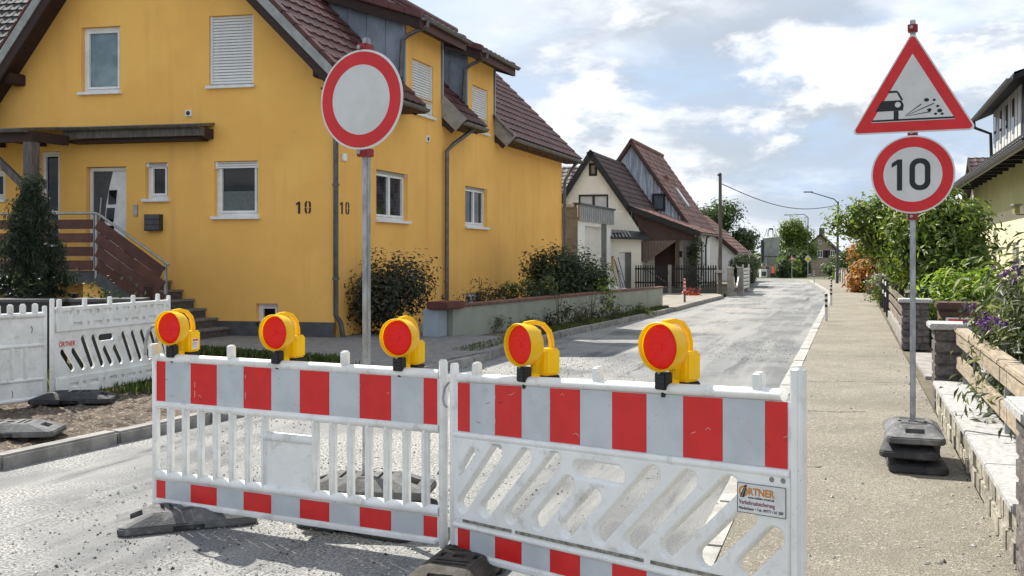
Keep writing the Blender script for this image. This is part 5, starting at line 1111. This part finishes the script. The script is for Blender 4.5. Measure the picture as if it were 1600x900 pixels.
def grass(name, label, region, n, h, seed, mat='grass_blade'):
    rg_ = np.random.default_rng(seed); P = np.array([region(rg_.random(), rg_.random()) for _ in range(n)]); L = h * (.5 + rg_.random(n)); P[:, 2] += L * .45
    me = leaves_mesh(name, P, rg_.normal(size=(n, 3)) * np.array([1, 1, .2]), L, .14, rg_, np.repeat([[0, 0, 2.5]], n, 0)); o = obj(name, me, mat, kind='stuff'); o['label'] = label; o['category'] = 'grass'; return o
grass('verge_grass', 'short green grass growing between the white fence and the paved yard', lambda a, b: (LK(10.8 + 2.8 * b) - .9 - 3.6 * a, 10.8 + 2.8 * b + .5 * a, .1), 9000, .09, 1)
grass('edging_grass', 'grass tufts along the edging of the paved yard', lambda a, b: (-6.6 + 4.2 * a + .1 * b, 16.6 - 2.55 * a - .45 * b, .1), 5000, .12, 2)
grass('kerb_grass', 'thin grass between the kerb and the garden wall', lambda a, b: (LK(15.5 + 13.5 * a) - .15 - .5 * b * (1 - .4 * a), 15.5 + 13.5 * a, .09), 6500, .08, 3)
# dark things behind the white fence
lf = thing('low_fence', 'low dark brown fence with posts in front of the stairs', 'fence', (-6.63, 15.0, .12), R(-3))
for x in (0, 1.16): MB().box(x - .06, x + .06, -.05, .05, 0, 1.05 if x else .95).build('post', 'dark_brown_wood', lf, bevel=.01)
for z in (.3, .62): MB().box(0, 1.22, -.09, -.055, z, z + .2).build('rail', 'dark_brown_wood', lf)
for i in range(2):
    tb = thing('planter_trough', ('left', 'right')[i] + ' dark trough planter behind the white slotted fence', 'planter', (-6.45 + i * 1.0, 13.3 + .15 * i, .1), R(6)); MB().prism([(-.4, 0), (.4, 0), (.45, .92), (-.45, .92)], -.2, .2).build('trough', 'anthracite', tb, bevel=.01); MB().box(-.47, .47, -.22, .22, .921, .96).build('rim', 'plinth', tb)
    crown(tb, 'leaf_dark', [(0, 0, .98, .4, .16, .05)], 160, .06, 70 + i, name='plants')
# ------------------------------------------------------------------ picket fence, poles and bollards
PF = thing('picket_fence', 'black picket fence on a low wall in front of the cream house', 'fence', (4.95, 40.0, .1), R(-7.5)); FL = 3.25
MB().box(0, FL, -.08, .08, 0, .22).build('base_wall', 'plinth', PF)
pk = MB().prism([(-.025, .2), (.025, .2), (.025, 1.08), (0, 1.12), (-.025, 1.08)], -.012, .012).mesh('picket')
for i in range(34): shared('picket', pk, 'black_wood', PF, (.05 + i * FL / 34, 0, .02))
for z in (.4, .95): MB().box(0, FL, .013, .05, z, z + .06).build('rail', 'black_wood', PF)
gp_ = MB().box(1.32, 1.46, -.1, .06, 0, 1.15).build('gate_post', 'concrete', PF)
UPo = thing('utility_pole', 'weathered wooden utility pole beside the picket fence', 'utility pole', (8.1, 38.7, .05)); MB().tube([(0, 0, 0), (.03, 0, 2.3), (.02, 0, 4.7)], [.085, .075, .06], 10).build('pole', 'pole_wood', UPo); MB().lathe([(.08, 4.68), (.09, 4.74), (.04, 4.8)], 10).build('cap', 'anthracite', UPo); MB().box(-.16, .16, -.16, .16, .9, 1.0).build('bracket', 'steel', UPo)
LPo = thing('street_lamp', 'slim street lamp with long arm rising behind the right hand bush', 'street lamp', (17.7, 54, .05)); MB().tube([(0, 0, 0), (.03, 0, 2.2), (.05, 0, 4.5)], [.085, .065, .045], 9).build('pole', 'lamp_pole', LPo, smooth=True); MB().tube([(.05, 0, 4.4), (-.2, -.1, 4.62), (-1.5, -.3, 4.98)], [.032, .028, .024], 7).build('arm', 'lamp_pole', LPo, smooth=True); MB().box(-1.95, -1.4, -.40, -.28, 4.96, 5.02).build('lamp_head', 'lamp_pole', LPo, bevel=.03)
a = Vector((8.1, 38.7, 4.45)); b = Vector((17.75, 54, 4.35)); cb = [a.lerp(b, i / 14) + UP * (-.55 * math.sin(math.pi * i / 14)) for i in range(15)]
o = MB().tube(cb, .018, 5).build('overhead_cable', 'black_steel'); tag(o, 'sagging black cable from the wooden pole to the street lamp', 'cable')
LP2 = thing('street_lamp', 'small distant street lamp beside the far beige house', 'street lamp', (37.3, 125, gz(125))); MB().tube([(0, 0, 0), (0, 0, 7.6)], .06, 7).build('pole', 'lamp_pole', LP2); MB().tube([(0, 0, 7.6), (-.5, 0, 8.0), (-2.2, 0, 7.9)], .04, 6).build('arm', 'lamp_pole', LP2); MB().box(-3.0, -2.0, -.12, .12, 7.86, 7.95).build('lamp_head', 'lamp_pole', LP2)
PS = thing('priority_sign', 'yellow diamond priority sign on a pole before the far house', 'road sign', (34.3, 115, gz(115))); MB().tube([(0, 0, 0), (0, 0, 2.6)], .04, 6).build('pole', 'galvanised', PS); sp = MB().prism([(0, 1.75), (.42, 2.2), (0, 2.65), (-.42, 2.2)], -.08, -.05).build('plate', 'sign_white', PS); MB().prism([(0, 1.9), (.28, 2.2), (0, 2.5), (-.28, 2.2)], -.09, -.081).build('yellow_field', 'lamp_yellow', sp)
GS_ = thing('give_way_sign', 'small red and white sign on a post at the road end', 'road sign', (31.6, 112, gz(112))); MB().tube([(0, 0, 0), (0, 0, 2.4)], .04, 6).build('pole', 'galvanised', GS_); MB().lathe([(.24, -.08), (.24, -.05)], 20, 'y', (0, 0, 2.2)).build('plate', 'sign_red', GS_); MB().lathe([(.15, -.09), (.15, -.081)], 20, 'y', (0, 0, 2.2)).build('white_field', 'sign_white', GS_)
def bollard(loc, label, h, c1, c2, n, r=.035, group='bollards along the kerbs'):
    t = thing('bollard', label, 'bollard', loc, 0, group); z0_ = h * .42
    MB().lathe([(r, 0), (r, z0_)], 10).build('shaft', c2 if c1 != 'bollard_red' else 'grey_wood', t, smooth=True)
    for i in range(n): q = (h - z0_) / n; MB().lathe([(r * 1.02, z0_ + i * q), (r * 1.02, z0_ + (i + 1) * q - .001)], 10).build('red_band' if c1 == 'bollard_red' else 'band', c1 if i % 2 == (n + 1) % 2 else 'sign_white', t, smooth=True)
    MB().lathe([(r, h), (r * .5, h + .02)], 10).build('cap', 'sign_white', t)
bollard((5.57, 32.0, .1), 'red and white banded post on the forecourt left of the road', .76, 'bollard_red', 'white_pvc', 7)
bollard((7.38, 23.3, .09), 'nearest white and black bollard on the right kerb', .64, 'black_steel', 'sign_white', 6)
bollard((9.78, 30.4, .09), 'second white and black bollard along the right kerb', .64, 'black_steel', 'sign_white', 6)
bollard((13.2, 41.0, .09), 'third distant bollard along the right kerb', .64, 'black_steel', 'sign_white', 6); bollard((16.6, 54.5, .09), 'farthest bollard on the right kerb before the lamp', .64, 'black_steel', 'sign_white', 6)
nt_ = thing('barrier_netting', 'crumpled heap of orange plastic netting at the foot of the utility pole', 'netting', (6.7, 37.6, .11)); crown(nt_, 'orange_net', [(0, 0, .05, .4, .2, .08), (.25, 0, .06, .22, .15, .1)], 200, .12, 5, wd=.5, clump=.1, name='net')
for i, (x, y, h, m_) in enumerate(((8.5, 38.6, 1.05, 'concrete'), (9.25, 40.2, 1.05, 'concrete'), (10.1, 42.6, .95, 'concrete'), (10.45, 44.4, .9, 'concrete'))):
    p = thing('gate_post', ('nearest', 'second', 'third', 'fourth')[i] + ' grey concrete post along the left verge beyond the utility pole', 'post', (x, y, .05), R(-15), 'concrete posts beyond the pole'); MB().box(-.12, .12, -.12, .12, 0, h).build('shaft', m_, p, bevel=.015); MB().box(-.14, .14, -.14, .14, h, h + .05).build('cap', 'granite', p, bevel=.01)
ch = thing('chain', 'pale chain sagging between two concrete posts beyond the utility pole', 'chain', (8.5, 38.6, .05)); MB().tube([(.12, 0, .75), (.3, .6, .35), (.5, 1.1, .3), (.7, 1.6, .8)], .025, 5).build('links', 'white_pvc', ch)
gt = thing('garden_gate', 'white garden gate of wavy horizontal slats before the clipped hedge', 'gate', (9.45, 40.6, .1), math.atan2(2.0, .75))
for i in range(6): MB().box(0, 1.9, -.02, .02, .15 + i * .15, .24 + i * .15).build('slat', 'white_wood', gt)
for x in (0.02, 1.88): MB().box(x - .04, x + .04, -.03, .03, 0, 1.15).build('stile', 'white_wood', gt)
lw = thing('low_garden_wall', 'low grey concrete wall along the left verge under the hedge', 'wall', (10.3, 44.5, 0), math.atan2(16, 4.4)); 
for i in range(8): MB().box(i * 1.9, i * 1.9 + 1.86, -.1, .1, 0, .55 - .02 * (i % 3)).build('wall_panel', 'concrete', lw)
# ------------------------------------------------------------------ trees and hedges further along
def tree(name, label, loc, mat, lobes, n, size, seed, trunk, cat='tree', group='trees beyond the houses', **k):
    t = thing(name, label, cat, loc, 0, group); h, r = trunk; MB().tube([(0, 0, 0), (r * .6, 0, h * .5), (0, 0, h)], [r, r * .8, r * .55], 8).build('trunk', 'bark', t, smooth=True)
    rg_ = random.Random(seed)
    for i, lb in enumerate(lobes[:7]): MB().tube([(0, 0, h * .8), (lb[0] * .5, lb[1] * .5, h + (lb[2] - h) * .5), tuple(lb[:3])], [r * .5, r * .3, r * .1], 6).build('limb', 'bark', t)
    crown(t, mat, lobes, n, size, seed, **k); return t
def blobs(rx, ry, z0_, z1_, n, r, seed):
    rg_ = random.Random(seed); out = []
    for i in range(n):
        a = rg_.random() * 6.28; q = rg_.random() ** .5; z = z0_ + (z1_ - z0_) * rg_.random(); w = math.sin(math.pi * min(1, max(.12, (z - z0_) / (z1_ - z0_) * .8 + .15)))
        out.append((math.cos(a) * rx * q * w, math.sin(a) * ry * q * w, z, r * (.7 + .6 * rg_.random()), r * (.7 + .6 * rg_.random()), r * (.55 + .5 * rg_.random())))
    return out
hd = thing('clipped_hedge', 'tall clipped dark hedge with sunlit rounded top on the left', 'hedge', (12.05, 51.5, .05), math.atan2(-1, 3.4)); MB().box(-.55, .55, -2.0, 2.0, .1, 1.25).build('hedge_core', 'leaf_hedge', hd, bevel=.3, seg=3)
crown(hd, 'leaf_hedge', [(0, y, 1.0, .68, .6, .62) for y in (-1.8, -1.2, -.6, 0, .6, 1.2, 1.8)] + [(0, y, .5, .66, .6, .5) for y in (-1.8, -.9, 0, .9, 1.8)], 15000, .07, 21, clump=.05, fill=.15, name='foliage')
tree('leaf_tree', 'dark green tree rising behind the wooden utility pole', (14.6, 70, 0), 'leaf_tree', blobs(2.0, 2.0, 1.6, 5.0, 14, .75, 5), 9000, .26, 22, (1.6, .2), clump=.3)
tree('leaf_tree', 'loose pale green shrubby tree left of the silo', (19.5, 88, gz(88)), 'leaf_bright', blobs(1.5, 2, .6, 3.0, 14, .75, 6), 7000, .26, 23, (.8, .15), clump=.28)
tree('leaf_tree', 'green bushy tree behind the clipped hedge', (15.8, 80, gz(80)), 'leaf_tree', blobs(1.8, 2, .4, 2.7, 12, .75, 7), 6000, .25, 24, (.8, .15), clump=.28)
bb = thing('bare_tree', 'thin bare twigs sticking up left of the silo', 'tree', (19.0, 86, gz(86)), 0, 'trees beyond the houses'); rg = random.Random(6); mb = MB()
for i in range(16): a = rg.uniform(-1.6, 1.8); mb.tube([(a, rg.uniform(-1, 1), 2), (a + rg.uniform(-.4, .4), 0, 3.4 + rg.random() * 1.3)], [.03, .008], 4)
mb.build('twig', 'bark', bb)
tree('leaf_tree', 'tall rounded bright green tree between silo and far house', (47.0, 165, gz(165)), 'leaf_bright', blobs(3.1, 3, 3.0, 8.8, 20, 1.15, 8), 11000, .45, 25, (3.5, .45), clump=.55)
tree('leaf_tree', 'dark green low tree under the tall rounded one', (45.0, 160, gz(160)), 'leaf_tree', blobs(3.4, 3, .6, 4.2, 14, 1.3, 9), 7000, .45, 26, (1, .3), clump=.5)
for i, (x, y, rr_, hh, m_, lab) in enumerate(((35.0, 128, .6, 2.3, 'leaf_dark', 'clipped dark conical bush right of the brick pile'), (36.9, 133, 1.5, 2.6, 'leaf_bright', 'yellowish round bush left of the small red sign'), (40.1, 138, 1.5, 3.0, 'leaf_tree', 'green bush right of the small red sign'), (26.6, 80, 1.2, 1.5, 'leaf_tree', 'spreading green bush before the far beige house'), (24.0, 69, 1.2, 1.3, 'leaf_bright', 'light green bush beside the street lamp'), (19.8, 57, 1.5, 1.6, 'leaf_tree', 'low green bush behind the street lamp base'), (14.9, 41, .8, 1.0, 'leaf_orange', 'low rust coloured bush behind the dark railing'), (17.5, 47, 1.6, 1.9, 'leaf_dark', 'deep green bush left of the orange shrub'))):
    bush('round_bush', lab, (x, y, gz(y)), m_, blobs(rr_, rr_, .2, hh, 9, rr_ * .5, 60 + i), 3600, .16 + y * .0016, 60 + i, (6, hh * .5, rr_ * .5, .04), group='bushes along the far road', clump=.2)
# a wooded ridge on the horizon
rg_ = np.random.default_rng(77); n = 16000; ang = rg_.uniform(-1.1, 1.1, n); rad = rg_.uniform(330, 420, n); P = np.stack([np.sin(ang) * rad, np.cos(ang) * rad, -4 + rg_.random(n) ** .7 * (5.5 + 2.2 * np.sin(ang * 23) + 1.5 * np.sin(ang * 57))], 1)
o = obj('far_woodland', leaves_mesh('far_woodland', P, rg_.normal(size=(n, 3)), np.full(n, 2.6), .7, rg_), 'leaf_tree', kind='stuff'); o['label'] = 'distant strip of woodland along the horizon'; o['category'] = 'woodland'
# ------------------------------------------------------------------ right hand garden boundary
DN = Vector((.3256, .9455, 0)); RN = Vector((.9455, -.3256, 0))
def wpt(Y, off=0, z=.08): return Vector((SW(Y), Y, z)) + RN * off
ba = math.atan2(DN.y, DN.x)
bmesh_ = {}
def pillar(Y, label, h, w=.42):
    t = thing('stone_pillar', label, 'pillar', wpt(Y, .22), ba - R(90), 'dark stone pillars of the garden boundary'); rows = 7; rh = h / rows; rg_ = random.Random(int(Y * 10))
    MB().box(-w / 2 + .02, w / 2 - .02, -w / 2 + .02, w / 2 - .02, 0, h).build('core', 'mortar', t)
    for j in range(rows):
        z0_, z1_ = j * rh + .005, (j + 1) * rh - .004; cut = rg_.uniform(-.06, .1) * (1 if j % 2 else -1)
        for x0_, x1_ in ((-w / 2, cut - .004), (cut + .004, w / 2)):
            a_ = rg_.uniform(0, .012)
            MB().box(x0_, x1_, -w / 2 - a_, w / 2 + a_, z0_, z1_).build('brick', 'dark_brick', t, bevel=.012)
    MB().box(-w / 2 - .05, w / 2 + .05, -w / 2 - .05, w / 2 + .05, h, h + .06).build('cap_stone', 'granite', t, bevel=.012); return t
pillar(16.55, 'far dark stone pillar with pale cap at the garden entrance', .78); pillar(10.15, 'middle dark stone pillar where the wooden railing starts', .82); pillar(4.72, 'nearest stone pillar cut by the right picture edge', .80, .46)
lw = thing('stone_wall', 'low split stone wall with white granite coping under the wooden railing', 'wall', wpt(4.98, .2), ba); wl_ = (wpt(9.9) - wpt(4.98)).length
MB().box(0, wl_, -.17, .17, 0, .265).build('core', 'mortar', lw)
rg = random.Random(5); 
for r_ in range(2):
    x = 0
    while x < wl_ - .05:
        w = min(rg.uniform(.16, .30), wl_ - x); MB().box(x + .003, x + w - .003, .165, .195 + rg.uniform(0, .022), r_ * .134 + .003, r_ * .134 + .130).build('stone', 'split_stone', lw, bevel=.014); x += w
for i in range(5): MB().box(wl_ * i / 5 + .002, wl_ * (i + 1) / 5 - .002, -.2, .225, .266, .315).build('coping_stone', 'granite', lw, bevel=.008)
rl = thing('wooden_railing', 'wooden board railing on steel stanchions above the low stone wall', 'railing', wpt(4.98, .2), ba)
for i in range(6): x = .3 + i * (wl_ - .5) / 5; MB().box(x - .02, x + .02, -.075, -.03, .31, .80).build('stanchion', 'steel', rl)
for z0_, z1_ in ((.44, .57), (.68, .80)):
    for k_ in range(3): x0_ = .02 + k_ * (wl_ - .03) / 3; MB().box(x0_ + .002, x0_ + (wl_ - .03) / 3 - .002, -.03, .015, z0_, z1_).build('board', 'rail_wood', rl, bevel=.008)
for k_ in range(3): x0_ = .02 + k_ * (wl_ - .03) / 3; MB().box(x0_ + .002, x0_ + (wl_ - .03) / 3 - .002, -.10, .03, .802, .845).build('top_board', 'rail_wood', rl, bevel=.01)
# fences beyond the entrance
fw_ = thing('plank_fence', 'weathered plank fence on a low concrete base beyond the far pillar', 'fence', wpt(16.95, .12), ba); fl_ = (wpt(24) - wpt(16.95)).length
MB().box(0, fl_, -.1, .08, 0, .22).build('base_wall', 'concrete', fw_)
for z in (.36, .56, .76):
    for k_ in range(3): MB().box(.1 + k_ * fl_ / 3, (k_ + 1) * fl_ / 3 - .02, .03, .06, z - .06, z + .06).build('plank', 'fence_wood', fw_)
for k_ in range(4): MB().box(k_ * fl_ / 3.05 + .03, k_ * fl_ / 3.05 + .12, -.06, .028, 0, .92).build('post', 'fence_post', fw_)
df = thing('dark_railing', 'dark post and rail fence with white rails further along the footway', 'fence', wpt(25, .1), ba); fl2 = (wpt(40) - wpt(25)).length
for k_ in range(8): MB().box(k_ * fl2 / 7.05, k_ * fl2 / 7.05 + .09, -.04, .05, 0, .92).build('post', 'fence_post', df)
for z in (.45, .75): MB().box(.05, fl2, -.03, .02, z, z + .09).build('rail', 'white_wood', df)
cw = thing('concrete_wall', 'pale concrete garden wall along the far part of the footway', 'wall', wpt(40.5, .1), math.atan2(62 - 40.5, SW(62) - SW(40.5))); 
for i in range(12): MB().box(i * 1.85, i * 1.85 + 1.8, -.1, .1, 0, .72).build('wall_panel', 'concrete', cw); MB().box(i * 1.85 - .08, i * 1.85 + .06, -.14, .14, 0, .82).build('pier', 'concrete', cw)
# ------------------------------------------------------------------ right hand planting
t = thing('laurel_bush', 'big glossy green laurel bush behind the garden entrance', 'bush', (8.12, 18.8, .06)); stems(t, 9, 1.9, .7, .05, 8)
crown(t, 'leaf_laurel', [(0, 0, 1.6, .85, 1.0, .95), (-.25, 0, 2.25, .6, .7, .5), (.4, 0, 1.35, .5, .8, .8), (.1, -.4, .8, .75, .7, .65), (.4, -.1, 2.15, .42, .5, .42), (-.55, .2, 1.85, .4, .5, .5), (.0, .2, 2.55, .5, .5, .3)], 15000, .15, 33, wd=.36, clump=.15, per=20, fill=.6)
t = tree('cherry_laurel', 'leafy small tree overhanging the footway left of the big laurel bush', (13.0, 34.0, .06), 'leaf_laurel', [(-.4, 0, 2.7, 1.1, 1, .75), (.5, 0, 2.3, 1.2, 1, 1.0), (-1.1, 0, 2.75, .7, .6, .5), (-1.75, .1, 2.65, .4, .4, .35), (.3, 0, 3.1, .9, .8, .5), (.3, -.3, 1.4, .9, .8, .7), (-.5, 0, 1.9, .6, .6, .5)], 11000, .2, 43, (1.6, .12), group=None, wd=.36, clump=.22, per=20, fill=.6)
bush('orange_shrub', 'orange leaved shrub left of the laurel bush', (17.9, 50.0, .06), 'leaf_orange', [(0, 0, 1.75, .8, .7, .5), (-.5, 0, 1.6, .5, .4, .4), (.5, 0, 2.1, .6, .5, .5)], 3000, .2, 34, (6, 1.8, .5, .04))
bush('lime_shrub', 'yellow green leafy shrub in front of the laurel beside the far pillar', (7.75, 16.6, .06), 'leaf_lime', [(0, 0, .75, .55, .4, .45), (-.45, .2, .95, .4, .35, .35), (.3, 0, .95, .35, .3, .3)], 2400, .13, 35, wd=.4)
bush('entrance_grass', 'grassy plant with long leaves beside the garden entrance', (7.0, 14.2, .08), 'grass_blade', [(0, 0, .25, .25, .25, .3)], 420, .45, 36, (3, .2, .1, .01), wd=.08, droop=2.5)
t = thing('white_hydrangea', 'round white hydrangea flower head at the end of the plank fence', 'hydrangea', (11.15, 30.0, .06)); stems(t, 5, .9, .2, .012, 5); crown(t, 'petal_pale', [(0, 0, .80, .26, .22, .26)], 600, .08, 37, name='flower_head', fill=.3, clump=.04); crown(t, 'leaf_laurel', [(0, 0, .55, .4, .3, .35)], 500, .1, 38, name='foliage')
t = thing('butterfly_bush', 'butterfly bush with purple flower spikes hanging over the wooden railing', 'shrub', (4.62, 7.75, .1)); stems(t, 14, 1.5, .8, .014, 9)
crown(t, 'leaf_buddleja', [(0, 0, .95, .85, .85, .62), (-.35, .2, 1.15, .5, .6, .45), (.2, -.5, 1.0, .6, .7, .55), (-.55, -.1, .75, .35, .5, .35), (-.25, -.75, .7, .4, .5, .4), (.3, .9, 1.0, .5, .5, .5), (.35, -1.3, .85, .45, .55, .6), (.1, -1.0, 1.2, .4, .5, .4), (-.5, -.5, 1.0, .3, .5, .35)], 21000, .10, 39, wd=.26, clump=.12, per=16, fill=.75, droop=-.6)
rg = random.Random(12)
for i in range(24):
    a = rg.uniform(1.8, 5.6); e = rg.uniform(-.5, 1.1); p = Vector((-.1 + .85 * math.cos(a) * math.cos(e), -.15 + 1.0 * math.sin(a) * math.cos(e), .92 + .62 * math.sin(e))); d = Vector((math.cos(a) * .8, math.sin(a) * .8, .35)).normalized()
    crown(t, 'petal_purple', [(p.x + d.x * q, p.y + d.y * q, p.z + d.z * q, .035 * (1.2 - q * 4), .035 * (1.2 - q * 4), .035 * (1.2 - q * 4)) for q in (0, .05, .1, .15)], 110, .03, 200 + i, name='flower_spike', clump=.012)
t = thing('railing_plants', 'leafy stems growing through the gap below the wooden railing', 'plant', (wpt(6.6, .55).x, 6.6, .3)); crown(t, 'leaf_buddleja', [(0, 0, .2, .15, .4, .18), (.1, .8, .25, .15, .4, .2)], 550, .08, 41, wd=.25); stems(t, 8, .4, .3, .008, 4)
# bins
for i, (x, y, m_, lab, h) in enumerate(((7.4, 17.4, 'bin_green', 'dark green wheeled bin behind the far stone pillar', .98), (5.85, 13.0, 'bin_brown', 'brown bin with pale label behind the middle pillar', .95))):
    b_ = thing('wheeled_bin', lab, 'bin', (x, y, .08), R(-20)); MB().add([(-.2, -.2, 0), (.2, -.2, 0), (.2, .2, 0), (-.2, .2, 0), (-.25, -.26, h * .9), (.25, -.26, h * .9), (.25, .26, h * .9), (-.25, .26, h * .9)], [(0, 3, 2, 1), (4, 5, 6, 7), (0, 1, 5, 4), (1, 2, 6, 5), (2, 3, 7, 6), (3, 0, 4, 7)]).build('body', m_, b_, bevel=.02); MB().box(-.28, .28, -.29, .28, h * .9 + .002, h).build('lid', m_, b_, bevel=.02)
    if i: lb_ = MB().box(-.17, .15, -.272, -.268, h * .70, h * .80).build('label', 'label_white', b_); MB().box(-.14, .12, -.2745, -.2725, h * .72, h * .78).build('print', 'sign_red', lb_)
# ------------------------------------------------------------------ right hand house
RO = Vector((15.45, 33.2, .06)); RH = thing('green_house', 'pale yellow green house with dark roof and dormer at the right edge', 'house', RO)
RF_ = lambda a, d, z: -DN * a + RN * d + UP * z          # a towards us, d inward
wall(RH, 'street_wall', 'green_render_lit', RF_, 0, 16, 0, 2.75, [(2.55, 3.55, .55, 1.9), (5.0, 5.75, 1.35, 2.35), (8.6, 9.6, .55, 1.9)], .16)
wall(RH, 'upper_wall', 'green_render_shaded', lambda a, d, z: RF_(a, d - .012, z), 0, 16, 2.75, 4.25)  # strip under the eave, its shade painted as a darker wall colour
window(RH, RF_, 2.55, 3.55, .55, 1.9, .1, 1, 'glass_mid', shutter=.25); window(RH, RF_, 5.0, 5.75, 1.35, 2.35, .1, 1, 'roller_door', sill=False); window(RH, RF_, 8.6, 9.6, .55, 1.9, .1, 1, 'glass_mid')
MB(RF_).box(-.001, .05, 0, 9, 0, 4.3).build('end_wall', 'white_render', RH); MB(RF_).box(1.0, 1.14, -.04, 0, 1.7, 2.0).build('wall_plate', 'steel', RH)
RP, RL = slope(-DN, RN, 0, 0, -.75, 3.78, 5.0, 8.4); rf = roof_slope(RH, 'tile_dark', RP, -.5, 16, RL, .3, .36, 'black_wood', .14, 'roof')
gutter(rf, RP(-.45, -.06, -.05), RP(16, -.06, -.05), -RN, .09, 'zinc_pipe')
MB(RP).box(-.54, -.502, 0, RL, -.3, .06).build('barge_board', 'black_wood', rf); MB(RF_).box(-.4, 16, -.7, .0, 3.9, 3.94).build('soffit', 'black_wood', rf)
for i in range(14): MB(RF_).box(.2 + i * 1.1, .32 + i * 1.1, -.66, 0, 3.76, 3.898).build('rafter_tail', 'black_wood', rf)
# dormer on that roof
dm = MB(lambda a, d, z: RF_(a, d, z)).prism([(1.6, 4.4), (9, 4.4), (9, 6.15), (1.6, 6.15)], .42, 4.0).build('dormer', 'black_wood', RH)
for i in range(9):
    a = 1.75 + i * .62; MB(RF_).box(a, a + .50, .385, .418, 4.75, 6.1).build('cladding_board', 'white_wood', dm)
for i in range(4): a = 2.0 + i * 1.24; MB(RF_).box(a + .05, a + .42, .37, .384, 4.95, 5.9).build('pane', 'glass_mid', dm)
DP = lambda a, b, h: RF_(a, -.05 + b, 6.05 + b * .42 + h)
dr_ = MB(DP).box(1.1, 9.2, -.02, 4.2, -.14, -.005).build('dormer_roof', 'black_wood', dm); tiles(dr_, 'roof_tiles', 'tile_dark', DP, 1.1, 9.2, 0, 4.2, .3, .36); gutter(dr_, DP(1.05, -.08, -.06), DP(9.2, -.08, -.06), -RN, .08)
MB().tube([DP(1.3, -.08, -.12), DP(1.3, -.05, -.35), RF_(1.5, .34, 5.45), RF_(1.52, .36, 4.6)], .05, 7).build('downpipe', 'anthracite', dr_)
wl2 = thing('wall_lantern', 'square wall lantern on the pale green house', 'lantern', RO + RF_(10.6, -.2, 2.62)); wl2.scale = (.6, .6, .6); MB().box(-.1, .1, -.1, .1, -.12, .2).build('glass', 'glass_lamp', wl2); MB().box(-.16, .16, -.16, .16, .2, .27).build('cap', 'zinc_light', wl2); MB().bar((0, 0, -.15), (.28, -.1, -.15), .04, .04).build('arm', 'anthracite', wl2)
h2, rf2, _ = simple_house('red_roof_house', 'red brown tiled roof behind the laurel bush on the right', Vector((21.5, 46, 0)), DN, RN, 4.5, 9, 3.0, 6.1, 'cream', 'tile_brown', tw=.3, th=.36)
MB().box(-.2, .4, -.3, .3, 6.0, 6.75).build('chimney', 'zinc', rf2).location = RN * 1.6;
